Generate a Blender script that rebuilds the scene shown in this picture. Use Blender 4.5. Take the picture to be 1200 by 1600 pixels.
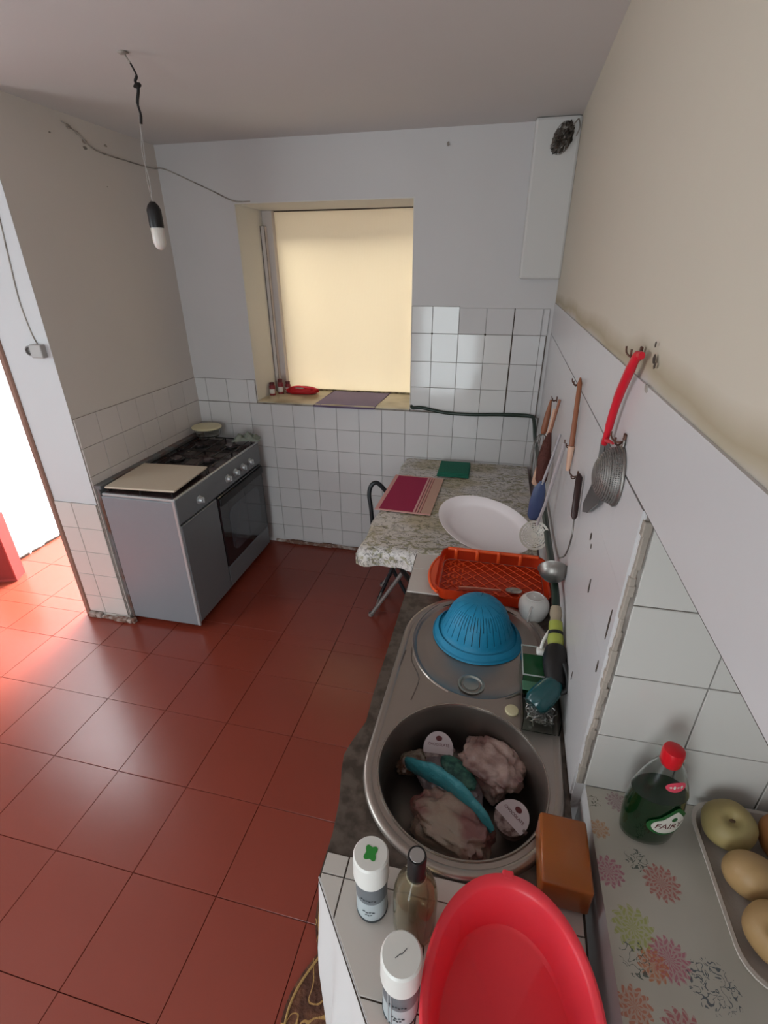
import bpy, bmesh, math, random
from mathutils import Vector, Matrix, Euler, noise
random.seed(7)
D = bpy.data
COL = bpy.context.scene.collection
for o in list(D.objects): D.objects.remove(o)
SC = bpy.context.scene
PI = math.pi
V = Vector

# ---------------------------------------------------------------- camera
CAM = V((-0.28599, -2.96193, 1.83613))
cr = V((0.97656786, 0.21516565, -0.00435331))
cu = V((-0.09196907, 0.43553537, 0.89546113))
cf = V((-0.1945685, 0.87407819, -0.44511843))
FPX = 760.9
cd = D.cameras.new('camera'); cam = D.objects.new('camera', cd); COL.objects.link(cam)
cam.matrix_world = Matrix(((cr.x, cu.x, -cf.x, CAM.x), (cr.y, cu.y, -cf.y, CAM.y), (cr.z, cu.z, -cf.z, CAM.z), (0, 0, 0, 1)))
cd.sensor_fit = 'VERTICAL'; cd.sensor_height = 24; cd.sensor_width = 18; cd.lens = FPX / 1600 * 24
cd.clip_start = 0.02
SC.camera = cam

# ---------------------------------------------------------------- world, light, exposure
w = D.worlds.new('world'); SC.world = w; w.use_nodes = True
bg = w.node_tree.nodes['Background']; bg.inputs[0].default_value = (0.86, 0.93, 1.0, 1); bg.inputs[1].default_value = 0.42
def area_light(name, loc, target, sx, sy, power, color):
    l = D.lights.new(name, 'AREA'); l.shape = 'RECTANGLE'; l.size = sx; l.size_y = sy; l.energy = power; l.color = color
    o = D.objects.new(name, l); COL.objects.link(o); o.location = loc
    o.rotation_euler = (V(target) - V(loc)).to_track_quat('-Z', 'Y').to_euler()
    return o
area_light('daylight_over_the_yard', (-2.95, 0.6, 4.2), (-3.1, 0.0, 0), 1.0, 3.0, 930, (0.88, 0.97, 1.0))
area_light('daylight_through_rear_door', (-1.0, -4.52, 1.12), (-1.0, -1.5, 1.0), .85, 1.9, 16, (0.85, 0.96, 1.0))
area_light('added_side_fill', (-3.70, -2.9, 1.55), (-1.0, -2.6, 1.3), 1.1, 1.1, 15, (0.85, 0.96, 1.0))  # added fill lamp brightening the right wall and floor, no known window there
VS = SC.view_settings
SC.display_settings.display_device = 'sRGB'
VS.view_transform = 'Standard'; VS.look = 'None'; VS.gamma = 1; VS.use_curve_mapping = False
VS.exposure = 1.05

# ---------------------------------------------------------------- helpers
def lin(c):
    if isinstance(c, str):
        c = tuple(int(c[i:i+2], 16) / 255 for i in (0, 2, 4))
    return tuple((x / 12.92 if x <= .04045 else ((x + .055) / 1.055) ** 2.4) for x in c) + (1,)

def N(nt, t, **kw):
    n = nt.nodes.new(t)
    for k, v in kw.items(): setattr(n, k, v)
    return n
def M_(nt, op, a, b=None, c=None):
    n = nt.nodes.new('ShaderNodeMath'); n.operation = op
    for i, v in enumerate((a, b, c)):
        if v is None: continue
        if isinstance(v, (int, float)): n.inputs[i].default_value = v
        else: nt.links.new(v, n.inputs[i])
    return n.outputs[0]
def MIX(nt, fac, a, b, blend='MIX'):
    n = nt.nodes.new('ShaderNodeMix'); n.data_type = 'RGBA'; n.blend_type = blend
    for i, v in ((0, fac), (6, a), (7, b)):
        if isinstance(v, (int, float)): n.inputs[i].default_value = v
        elif isinstance(v, (tuple, list)): n.inputs[i].default_value = v
        else: nt.links.new(v, n.inputs[i])
    return n.outputs[2]

def mat(name, col, rough=.5, metal=0, var=0, vscale=4, var2=None, bump=0, bscale=60, trans=0, ior=1.45, spec=.5,
        coat=0, rnd=0, sss=0, alpha=1, anis=0):
    m = D.materials.new(name); m.use_nodes = True; nt = m.node_tree
    b = nt.nodes['Principled BSDF']
    c = lin(col)
    b.inputs['Base Color'].default_value = c
    b.inputs['Roughness'].default_value = rough; b.inputs['Metallic'].default_value = metal
    b.inputs['IOR'].default_value = ior; b.inputs['Specular IOR Level'].default_value = spec
    b.inputs['Transmission Weight'].default_value = trans; b.inputs['Coat Weight'].default_value = coat
    b.inputs['Alpha'].default_value = alpha
    if sss:
        b.inputs['Subsurface Weight'].default_value = sss; b.inputs['Subsurface Scale'].default_value = .01
    tc = N(nt, 'ShaderNodeTexCoord'); out = None
    if var or var2:
        nz = N(nt, 'ShaderNodeTexNoise'); nz.inputs['Scale'].default_value = vscale; nz.inputs['Detail'].default_value = 5
        nt.links.new(tc.outputs['Object'], nz.inputs['Vector'])
        if var2:
            f = M_(nt, 'MULTIPLY', M_(nt, 'SUBTRACT', nz.outputs[0], .42), 5); f = M_(nt, 'MINIMUM', M_(nt, 'MAXIMUM', f, 0), 1)
            out = MIX(nt, f, c, lin(var2))
        else:
            f = M_(nt, 'ADD', M_(nt, 'MULTIPLY', nz.outputs[0], 2 * var), 1 - var)
            hs = N(nt, 'ShaderNodeHueSaturation'); hs.inputs['Color'].default_value = c
            nt.links.new(f, hs.inputs['Value']); out = hs.outputs[0]
    if rnd:
        oi = N(nt, 'ShaderNodeObjectInfo'); hs = N(nt, 'ShaderNodeHueSaturation')
        nt.links.new(M_(nt, 'ADD', M_(nt, 'MULTIPLY', oi.outputs['Random'], 2 * rnd), 1 - rnd), hs.inputs['Value'])
        if out: nt.links.new(out, hs.inputs['Color'])
        else: hs.inputs['Color'].default_value = c
        out = hs.outputs[0]
    if out: nt.links.new(out, b.inputs['Base Color'])
    if bump:
        nz = N(nt, 'ShaderNodeTexNoise'); nz.inputs['Scale'].default_value = bscale; nz.inputs['Detail'].default_value = 4
        nt.links.new(tc.outputs['Object'], nz.inputs['Vector'])
        bp = N(nt, 'ShaderNodeBump'); bp.inputs['Strength'].default_value = bump; bp.inputs['Distance'].default_value = .01
        nt.links.new(nz.outputs[0], bp.inputs['Height']); nt.links.new(bp.outputs[0], b.inputs['Normal'])
    return m

def finish(bm, name, material, parent=None, smooth=None, recalc=True):
    if recalc: bmesh.ops.recalc_face_normals(bm, faces=bm.faces)
    me = D.meshes.new(name); bm.to_mesh(me); bm.free()
    if smooth is not None:
        for p in me.polygons: p.use_smooth = True
        me.set_sharp_from_angle(angle=smooth)
    for mm in (material if isinstance(material, (list, tuple)) else [material]): me.materials.append(mm)
    o = D.objects.new(name, me); COL.objects.link(o)
    if parent: o.parent = parent
    return o
def tag(o, label, cat=None, group=None):
    o['label'] = label
    if cat: o['category'] = cat
    if group: o['group'] = group
    return o
def thing(name, label, cat, loc=(0, 0, 0), rz=0, group=None):
    o = D.objects.new(name, None); COL.objects.link(o); o.location = loc; o.rotation_euler = (0, 0, rz)
    o.empty_display_size = .05
    return tag(o, label, cat, group)
def struct(o): o['kind'] = 'structure'; return o
def copy_tree(o, parent=None):
    c = o.copy(); COL.objects.link(c); c.parent = parent
    for ch in list(o.children): copy_tree(ch, c)
    return c

class B:
    """collects shapes into one bmesh"""
    def __init__(s): s.bm = bmesh.new()
    def box(s, a, b, bev=0, seg=1, mx=None):
        r = bmesh.ops.create_cube(s.bm, size=1); vs = r['verts']
        sz = [abs(b[i] - a[i]) for i in range(3)]; ce = [(a[i] + b[i]) / 2 for i in range(3)]
        bmesh.ops.scale(s.bm, vec=sz, verts=vs); bmesh.ops.translate(s.bm, vec=ce, verts=vs)
        if bev:
            es = list({e for v in vs for e in v.link_edges})
            rr = bmesh.ops.bevel(s.bm, geom=es, offset=bev, segments=seg, profile=.5, affect='EDGES')
            vs = list({v for f in rr['faces'] for v in f.verts} | {v for v in vs if v.is_valid})
        if mx is not None: bmesh.ops.transform(s.bm, matrix=mx, verts=vs)
        return s
    def hexa(s, p):   # 8 points: bottom 4 ccw, top 4 ccw
        v = [s.bm.verts.new(q) for q in p]
        for f in ((0, 3, 2, 1), (4, 5, 6, 7), (0, 1, 5, 4), (1, 2, 6, 5), (2, 3, 7, 6), (3, 0, 4, 7)): s.bm.faces.new([v[i] for i in f])
        return s
    def prism(s, poly, z0, z1, mx=None):
        lo = [V((x, y, z0)) for x, y in poly]; hi = [V((x, y, z1)) for x, y in poly]
        if mx is not None: lo = [mx @ q for q in lo]; hi = [mx @ q for q in hi]
        a = [s.bm.verts.new(q) for q in lo]; b = [s.bm.verts.new(q) for q in hi]; n = len(a)
        s.bm.faces.new(a[::-1]); s.bm.faces.new(b)
        for i in range(n): s.bm.faces.new((a[i], a[(i + 1) % n], b[(i + 1) % n], b[i]))
        return s
    def tube(s, pts, r, seg=10, closed=False, flat=1.0):
        pts = [V(p) for p in pts]; n = len(pts)
        rs = r if isinstance(r, (list, tuple)) else [r] * n
        rings = []; up = None
        for i, p in enumerate(pts):
            if closed: t = (pts[(i + 1) % n] - pts[i - 1])
            else: t = pts[min(i + 1, n - 1)] - pts[max(i - 1, 0)]
            t.normalize()
            if up is None:
                up = V((0, 0, 1)) if abs(t.z) < .9 else V((1, 0, 0))
            x = (up - t * up.dot(t))
            if x.length < 1e-4: x = t.orthogonal()
            x.normalize(); up = x; y = t.cross(x)
            rings.append([s.bm.verts.new(p + (x * math.cos(2 * PI * k / seg) + y * flat * math.sin(2 * PI * k / seg)) * rs[i]) for k in range(seg)])
        m = n if closed else n - 1
        for i in range(m):
            a, b = rings[i], rings[(i + 1) % n]
            for k in range(seg): s.bm.faces.new((a[k], a[(k + 1) % seg], b[(k + 1) % seg], b[k]))
        if not closed:
            s.bm.faces.new(rings[0][::-1]); s.bm.faces.new(rings[-1])
        return s
    def lathe(s, prof, c=(0, 0, 0), seg=40, sx=1, sy=1, mx=None, skip=None, cap0=False, cap1=False, wob=None):
        rings = []
        for j, (r, z) in enumerate(prof):
            if r <= 1e-6:
                q = V((0, 0, z)); q = (mx @ q) if mx is not None else q
                rings.append([s.bm.verts.new(q + V(c))]); continue
            ring = []
            for k in range(seg):
                a = 2 * PI * k / seg; rr = r * (wob(a, j) if wob else 1)
                q = V((rr * math.cos(a) * sx, rr * math.sin(a) * sy, z)); q = (mx @ q) if mx is not None else q
                ring.append(s.bm.verts.new(q + V(c)))
            rings.append(ring)
        for j in range(len(rings) - 1):
            a, b = rings[j], rings[j + 1]
            for k in range(seg):
                if skip and skip(j, k): continue
                k2 = (k + 1) % seg
                if len(a) == 1 and len(b) == 1: continue
                if len(a) == 1: s.bm.faces.new((a[0], b[k2], b[k]))
                elif len(b) == 1: s.bm.faces.new((a[k], a[k2], b[0]))
                else: s.bm.faces.new((a[k], a[k2], b[k2], b[k]))
        if cap0 and len(rings[0]) > 1: s.bm.faces.new(rings[0])
        if cap1 and len(rings[-1]) > 1: s.bm.faces.new(rings[-1])
        return s
    def grid(s, fn, nu, nv, thick=0):
        vs = [[s.bm.verts.new(fn(i / nu, j / nv)) for j in range(nv + 1)] for i in range(nu + 1)]
        fs = [s.bm.faces.new((vs[i][j], vs[i + 1][j], vs[i + 1][j + 1], vs[i][j + 1])) for i in range(nu) for j in range(nv)]
        if thick:
            bmesh.ops.recalc_face_normals(s.bm, faces=fs)
            bmesh.ops.solidify(s.bm, geom=fs, thickness=thick)
        return s
    def blob(s, c, r, sub=4, amp=.15, freq=3, seed=0, mx=None, pw=1):
        rr = bmesh.ops.create_icosphere(s.bm, subdivisions=sub, radius=1)
        for v in rr['verts']:
            d = v.co.normalized(); k = 1 + amp * noise.fractal(d * freq + V((seed, seed * 2, 0)), .8, 2, 4)
            q = V([math.copysign(abs(d[i]) ** pw, d[i]) * r[i] * k for i in range(3)])
            if mx is not None: q = mx @ q
            v.co = q + V(c)
        return s
    def obj(s, name, material, parent=None, smooth=None): return finish(s.bm, name, material, parent, smooth)

def fill_plate(name, outer, holes, z0, z1, material, parent=None):
    bm = bmesh.new(); es = []; loops = []
    for lp in [outer] + holes:
        vs = [bm.verts.new((x, y, z1)) for x, y in lp]; loops.append(vs)
        es += [bm.edges.new((vs[i], vs[(i + 1) % len(vs)])) for i in range(len(vs))]
    bmesh.ops.triangle_fill(bm, use_beauty=True, edges=es, normal=(0, 0, 1))
    lo = {}
    for vs in loops:
        for v in vs: lo[v] = bm.verts.new((v.co.x, v.co.y, z0))
    for f in list(bm.faces): bm.faces.new([lo[v] for v in f.verts][::-1])
    for vs in loops:
        n = len(vs)
        for i in range(n): bm.faces.new((vs[i], vs[(i + 1) % n], lo[vs[(i + 1) % n]], lo[vs[i]]))
    return finish(bm, name, material, parent)

def clip_poly(poly, clip):
    """clip convex polygon by convex ccw polygon"""
    out = poly
    for i in range(len(clip)):
        a, b = clip[i], clip[(i + 1) % len(clip)]
        inp, out = out, []
        if not inp: return []
        def side(p): return (b[0] - a[0]) * (p[1] - a[1]) - (b[1] - a[1]) * (p[0] - a[0])
        for j in range(len(inp)):
            p, q = inp[j - 1], inp[j]; sp, sq = side(p), side(q)
            if (sp >= 0) != (sq >= 0):
                t = sp / (sp - sq); out.append((p[0] + (q[0] - p[0]) * t, p[1] + (q[1] - p[1]) * t))
            if sq >= 0: out.append(q)
    return out
def area(p): return abs(sum(p[i - 1][0] * p[i][1] - p[i][0] * p[i - 1][1] for i in range(len(p)))) / 2 if len(p) > 2 else 0

_tc = {}
def tile_mesh(wd, ht, t, c, m):
    k = (round(wd, 4), round(ht, 4), t, m.name)
    if k in _tc: return _tc[k]
    bm = bmesh.new(); rings = []
    for ins, z in ((0, 0), (0, t - c), (c, t)):
        x, y = wd / 2 - ins, ht / 2 - ins
        rings.append([bm.verts.new(p + (z,)) for p in ((-x, -y), (x, -y), (x, y), (-x, y))])
    for a, b in zip(rings, rings[1:]):
        for i in range(4): bm.faces.new((a[i], a[(i + 1) % 4], b[(i + 1) % 4], b[i]))
    bm.faces.new(rings[-1])
    me = D.meshes.new('tile'); bm.to_mesh(me); bm.free(); me.materials.append(m)
    _tc[k] = me; return me
def wall_tiles(parent, org, ud, vd, nd, us, vs, m, gap=.0022, t=.005, c=.0012, keep=None, wob=.004, jit=.0004):
    """us, vs: lists of grid line coordinates; a separate tile object in every cell"""
    org, ud, vd, nd = V(org), V(ud).normalized(), V(vd), V(nd).normalized()
    for i in range(len(us) - 1):
        for j in range(len(vs) - 1):
            if keep and not keep((us[i] + us[i + 1]) / 2, (vs[j] + vs[j + 1]) / 2): continue
            me = tile_mesh(us[i + 1] - us[i] - gap, vs[j + 1] - vs[j] - gap, t, c, m)
            o = D.objects.new('tile', me); COL.objects.link(o); o.parent = parent
            p = org + ud * (us[i] + us[i + 1]) / 2 + vd * (vs[j] + vs[j + 1]) / 2
            mw = Matrix((( ud.x, vd.x, nd.x, p.x), (ud.y, vd.y, nd.y, p.y), (ud.z, vd.z, nd.z, p.z), (0, 0, 0, 1)))
            mw = mw @ Euler((random.uniform(-wob, wob), random.uniform(-wob, wob), 0)).to_matrix().to_4x4() @ Matrix.Translation((0, 0, random.uniform(-jit, jit)))
            o.matrix_world = mw
            o.matrix_basis = mw
def poly_tile(name, poly, z0, z1, m, parent, inset=.0011):
    cx = sum(p[0] for p in poly) / len(poly); cy = sum(p[1] for p in poly) / len(poly)
    def ins(d):
        r = []
        for x, y in poly:
            L = math.hypot(x - cx, y - cy) or 1; r.append((x - (x - cx) / L * d * 1.3, y - (y - cy) / L * d * 1.3))
        return r
    bm = bmesh.new(); rings = [[bm.verts.new((x, y, z)) for x, y in ins(d)] for d, z in ((inset, z0), (inset, z1 - .001), (inset + .0006, z1))]
    n = len(poly)
    for a, b in zip(rings, rings[1:]):
        for i in range(n): bm.faces.new((a[i], a[(i + 1) % n], b[(i + 1) % n], b[i]))
    bm.faces.new(rings[-1])
    return finish(bm, name, m, parent)

def text_bm(txt, size, depth=.0004, shear=0):
    cu_ = D.curves.new('t', 'FONT'); cu_.body = txt; cu_.size = size; cu_.extrude = depth; cu_.align_x = 'CENTER'; cu_.align_y = 'CENTER'; cu_.shear = shear
    cu_.resolution_u = 3
    o = D.objects.new('t', cu_); COL.objects.link(o)
    dg = bpy.context.evaluated_depsgraph_get(); me = D.meshes.new_from_object(o.evaluated_get(dg))
    bm = bmesh.new(); bm.from_mesh(me); D.objects.remove(o); D.curves.remove(cu_); D.meshes.remove(me)
    return bm
def map_bm(bm, fn, name, m, parent=None):
    for v in bm.verts: v.co = fn(v.co)
    return finish(bm, name, m, parent, recalc=False)

def ell(cx, cy, rx, ry, n=64, a0=0): return [(cx + rx * math.cos(2 * PI * k / n + a0), cy + ry * math.sin(2 * PI * k / n + a0)) for k in range(n)]
def rrect(x0, y0, x1, y1, r, n=6):
    out = []
    for cx, cy, a in ((x1 - r, y1 - r, 0), (x0 + r, y1 - r, 90), (x0 + r, y0 + r, 180), (x1 - r, y0 + r, 270)):
        for k in range(n + 1):
            t = math.radians(a + 90 * k / n); out.append((cx + r * math.cos(t), cy + r * math.sin(t)))
    return out
def spline(pts, n=8):
    pts = [V(p) for p in pts]; out = []
    for i in range(len(pts) - 1):
        p0 = pts[max(i - 1, 0)]; p1 = pts[i]; p2 = pts[i + 1]; p3 = pts[min(i + 2, len(pts) - 1)]
        for k in range(n):
            t = k / n
            out.append(.5 * ((2 * p1) + (p2 - p0) * t + (2 * p0 - 5 * p1 + 4 * p2 - p3) * t * t + (3 * p1 - p0 - 3 * p2 + p3) * t ** 3))
    out.append(pts[-1]); return out
RS = math.tan(0.02395)                      # the right wall runs slightly askew
def rw(y, z, off=0): return V((RS * y - off, y, z))
def wp(px, py, off=0):
    """the point of the plane `off` metres in front of the right wall that the photograph shows at px, py"""
    v = cf + cr * ((px - 600) / FPX) - cu * ((py - 800) / FPX)
    t = (RS * CAM.y - off - CAM.x) / (v.x - RS * v.y)
    return CAM + v * t
# ---------------------------------------------------------------- materials
GLAZE = mat('glazed_tile', 'd0cdcc', .16, var=.04, vscale=3, rnd=.03, bump=.03, bscale=9)
GLAZE_W = mat('glazed_tile_white', 'd8d5d2', .09, var=.04, vscale=3, rnd=.03, bump=.03, bscale=9)
GLAZE_L = mat('glazed_tile_warm', 'cfc6c0', .2, var=.05, vscale=3, rnd=.035, bump=.03, bscale=9)
GLAZE_J = mat('glazed_tile_jamb', 'c4bfb9', .2, var=.04, vscale=3, rnd=.02, bump=.03, bscale=9)
COUNTER_TILE = mat('counter_tile', 'c8c0b8', .22, var=.06, vscale=7, rnd=.03)
GROUT = mat('grout', '948b84', .95, var2='6a5f57', vscale=11)
GROUT_DARK = mat('grout_dark', '463b33', .95)
FLOORT = mat('red_floor_tile', '823627', .26, spec=.75, var=.06, vscale=5, rnd=.03, bump=.05, bscale=14)
FLOORG = mat('floor_grout', '4a2018', .9)
PL_FAR = mat('plaster_far', 'c9c5c4', .8, var=.04, vscale=2.2, bump=.25, bscale=5)
PL_LEFT = mat('plaster_left', 'cfc6be', .85, var=.05, vscale=2.0, bump=.25, bscale=5)
PL_CEIL = mat('plaster_ceiling', 'cdc8c5', .9, var=.05, vscale=1.3, bump=.2, bscale=4)
PL_DOOR = mat('plaster_door_wall', 'cdcdce', .8, var=.04, vscale=2.0, bump=.2, bscale=5)
PL_OUT = mat('limewash_outside', 'f2f3f5', .9, var=.02)
REVEAL = mat('reveal_paint', 'd4d0ca', .8, var=.05, vscale=3, bump=.2, bscale=6)
WHITE_WOOD = mat('painted_wood', 'c9bfba', .55, var=.03, bump=.1, bscale=20)
BROWN_TRIM = mat('rust_brown_trim', '8d6a5b', .7, var=.15, vscale=9)
STONE = mat('brown_granite', '5d5148', .45, var2='3f342c', vscale=38, bump=.08, bscale=40)
SKIRT = mat('broken_skirting', '7a5a4c', .9, var2='c0b4ac', vscale=22, bump=.5, bscale=40)
PUTTY = mat('wall_putty', '9a8f84', .9, var=.25, vscale=20, bump=.4, bscale=30)
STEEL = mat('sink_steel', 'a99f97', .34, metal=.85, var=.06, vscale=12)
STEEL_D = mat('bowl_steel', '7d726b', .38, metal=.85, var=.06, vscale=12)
CHROME = mat('bright_steel', 'b5aea6', .22, metal=1)
OLDSTEEL = mat('dull_steel', '8c8782', .4, metal=.9, var=.1, vscale=30)
STOVE_SIDE = mat('stove_grey_enamel', '888b90', .42, metal=.25, var=.03, vscale=8)
STOVE_FRONT = mat('stove_dark_silver', '75787b', .36, metal=.2, var=.03)
STOVE_EDGE = mat('stove_light_edge', 'b8bbbc', .35, metal=.5)
BLACK = mat('black_plastic', '161414', .45)
BLACKIRON = mat('black_enamel', '1b1818', .38, bump=.1, bscale=50)
HOBTOP = mat('hob_enamel', '4a3b3c', .25, metal=.3, var=.12, vscale=20)
OVENGLASS = mat('oven_glass', '15161a', .12, coat=.5)
OVENWIN = mat('oven_window', '3b4148', .12, coat=.5)
WHITEP = mat('white_plastic', 'dedbd5', .35)
WHITEB = mat('white_board', 'c7b9a5', .4)
CERAMIC = mat('white_ceramic', 'd4d0cb', .15, coat=.4)
PLATTER = mat('white_melamine', 'e9dfdf', .3)
BLUE = mat('blue_plastic', '1581a8', .5)
REDP = mat('red_plastic', 'ff4250', .38, sss=.55)
ORANGE = mat('orange_plastic', 'dc4318', .38, sss=.1)
ORANGE_L = mat('orange_plastic_light', 'ea5a28', .38)
SOAP = mat('brown_soap', '9c5520', .28, sss=.35, var=.12, vscale=18, coat=.3)
CREAM = mat('cream_plastic', 'd5cba4', .4)
HOSE = mat('green_hose', '1f2f26', .35)
YELLOWG = mat('yellow_green_plastic', '9aa046', .4)
CLEARCAP = mat('smoky_plastic', '9c8d77', .25)
TEAL = mat('teal_plastic', '12474a', .2, coat=.4)
COPPER = mat('brown_wood_handle', '8a5236', .45, var=.12, vscale=30)
PEACH = mat('pale_wood', 'c9a088', .6, var=.08, vscale=20)
REDBROWN = mat('red_brown_bristle', '4d2117', .7, bump=.6, bscale=90)
DARKBROWN = mat('dark_handle', '2c1512', .35)
NAVY = mat('blue_grey_plastic', '3c4668', .4)
HOOKM = mat('hook_metal', '5b3e33', .5, metal=.6)
REDH = mat('red_handle', 'c41c2c', .35)
BLADE = mat('grey_blade', '6b6a69', .32, metal=.8)
MESHM = mat('sieve_mesh', '77726e', .45, metal=.5)
GLASS = mat('clear_glass', 'f0f2ee', .04, trans=1, ior=1.45)
BROWNGLASS = mat('tinted_clear_bottle', 'd8cdb4', .05, trans=.92, ior=1.3)
CLEARPL = mat('clear_plastic', 'f2f6f4', .12, trans=1, ior=1.15)
GREENLIQ = mat('dark_green_liquid', '07240f', .1, coat=.5)
GREENLIQ2 = mat('green_soap_liquid', '1e5a33', .2)
CANGREY = mat('can_grey_label', '6f7478', .4, metal=.2, var=.08, vscale=60)
CANLIGHT = mat('can_pale_label', 'a9b0b2', .4, var=.04, vscale=40)
CANDARK = mat('can_dark_rim', '3c4347', .35, metal=.4)
INK = mat('dark_ink', '3d4246', .5)
GREENINK = mat('green_ink', '2c8a35', .6)
DARKRED = mat('dark_red_ink', '5a1d20', .5)
LABELW = mat('label_white', 'cfcabf', .5)
LABELR = mat('label_red', 'd6455a', .45)
LABELG = mat('label_green', '1c5a2a', .45)
FOAM = mat('white_foam_tray', 'c5bbb2', .7, bump=.1, bscale=90)
MEAT1 = mat('pink_meat_in_film', 'b59b92', .3, var2='7d5a55', vscale=16, coat=.7, bump=1, bscale=24, sss=.15)
MEAT2 = mat('pale_meat_in_film', 'a39080', .3, var2='824f4b', vscale=13, coat=.7, bump=1, bscale=22, sss=.15)
TEALBAG = mat('teal_bag', '3f8f99', .38, var=.18, vscale=22, bump=1, bscale=34)
GREENBAG = mat('dark_green_print', '12403c', .4, var2='3f6f60', vscale=60)
GREYBAG = mat('clear_grey_bag', '6f6264', .3, var=.2, vscale=20, coat=.6, bump=.6, bscale=25)
TUBBROWN = mat('brown_tub', '5a3a34', .4, var2='8d7a74', vscale=40)
TUBLID = mat('pale_tub_lid', 'bfb0b2', .45)
PURPLE = mat('purple_mat', '8d7f9f', .8, var=.12, vscale=6, bump=.2, bscale=80)
PURPLE_D = mat('purple_hem', '54435f', .8)
GREENCLOTH = mat('green_cloth', '1f6a54', .9, var=.12, vscale=20, bump=.5, bscale=120)
REDCLOTH = mat('red_cloth', 'c01a22', .6, var=.15, vscale=20)
RAG = mat('grey_green_rag', '7f857a', .9, var=.15, vscale=20)
CURTAIN = mat('white_curtain', 'c6c1bf', .85, var=.03)
REDBOX = mat('red_painted_metal', 'b04a46', .45, var=.1, vscale=8)
REDBOX_D = mat('red_panel', '8e3330', .55, var=.15, vscale=20)
WOOLM = mat('steel_wool', '8c8a86', .3, metal=.9)
CORDM = mat('black_tape', '1a1614', .7)
PALEWIRE = mat('pale_wire', 'a8a29e', .5)
CABLEM = mat('painted_cable', 'aaa299', .7, var2='7a7168', vscale=20)
FOILM = mat('crumpled_foil', '6d6660', .35, metal=.7, var2='38322d', vscale=28, bump=.9, bscale=30)

def right_wall_mat():
    m = mat('plaster_right', 'a89d8f', .8); nt = m.node_tree; b = nt.nodes['Principled BSDF']
    tc = N(nt, 'ShaderNodeTexCoord'); sp = N(nt, 'ShaderNodeSeparateXYZ'); nt.links.new(tc.outputs['Object'], sp.inputs[0])
    nz = N(nt, 'ShaderNodeTexNoise'); nz.inputs['Scale'].default_value = 2.2; nz.inputs['Detail'].default_value = 4
    nt.links.new(tc.outputs['Object'], nz.inputs['Vector'])
    # cream distemper above, white enamel on the tiled part, grime along the joint
    z = M_(nt, 'ADD', sp.outputs[2], M_(nt, 'MULTIPLY', M_(nt, 'SUBTRACT', nz.outputs[0], .5), .09))
    g = M_(nt, 'MAXIMUM', M_(nt, 'SUBTRACT', 1, M_(nt, 'MULTIPLY', M_(nt, 'ABSOLUTE', M_(nt, 'SUBTRACT', z, 1.695)), 26)), 0)
    up = M_(nt, 'MINIMUM', M_(nt, 'MAXIMUM', M_(nt, 'MULTIPLY', M_(nt, 'SUBTRACT', z, 1.67), 60), 0), 1)
    c = MIX(nt, up, lin('c4c0bf'), lin('c6bcac'))
    c = MIX(nt, M_(nt, 'MULTIPLY', g, .75), c, lin('9a8a6c'))
    nt.links.new(c, b.inputs['Base Color'])
    bp = N(nt, 'ShaderNodeBump'); bp.inputs['Strength'].default_value = .3; bp.inputs['Distance'].default_value = .01
    n2 = N(nt, 'ShaderNodeTexNoise'); n2.inputs['Scale'].default_value = 6; nt.links.new(tc.outputs['Object'], n2.inputs['Vector'])
    nt.links.new(n2.outputs[0], bp.inputs['Height']); nt.links.new(bp.outputs[0], b.inputs['Normal'])
    return m
PL_RIGHT = right_wall_mat()
ENAMEL = mat('white_wall_enamel', 'c4c0c0', .32, var=.04, vscale=3, rnd=.01, bump=.1, bscale=7)

def blind_mat():
    m = D.materials.new('backlit_blind'); m.use_nodes = True; nt = m.node_tree; nt.nodes.clear()
    out = N(nt, 'ShaderNodeOutputMaterial'); a = N(nt, 'ShaderNodeBsdfDiffuse'); t = N(nt, 'ShaderNodeBsdfTranslucent'); mx = N(nt, 'ShaderNodeMixShader')
    tc = N(nt, 'ShaderNodeTexCoord'); wv = N(nt, 'ShaderNodeTexWave'); wv.bands_direction = 'X'; wv.inputs['Scale'].default_value = 60; wv.inputs['Distortion'].default_value = .3
    nt.links.new(tc.outputs['Object'], wv.inputs['Vector'])
    c = MIX(nt, M_(nt, 'MULTIPLY', wv.outputs[0], .25), lin('ece0cc'), lin('dacdb6'))
    nt.links.new(c, a.inputs[0]); nt.links.new(c, t.inputs[0])
    mx.inputs[0].default_value = .5; nt.links.new(a.outputs[0], mx.inputs[1]); nt.links.new(t.outputs[0], mx.inputs[2]); nt.links.new(mx.outputs[0], out.inputs[0])
    return m
BLIND = blind_mat()

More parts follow.
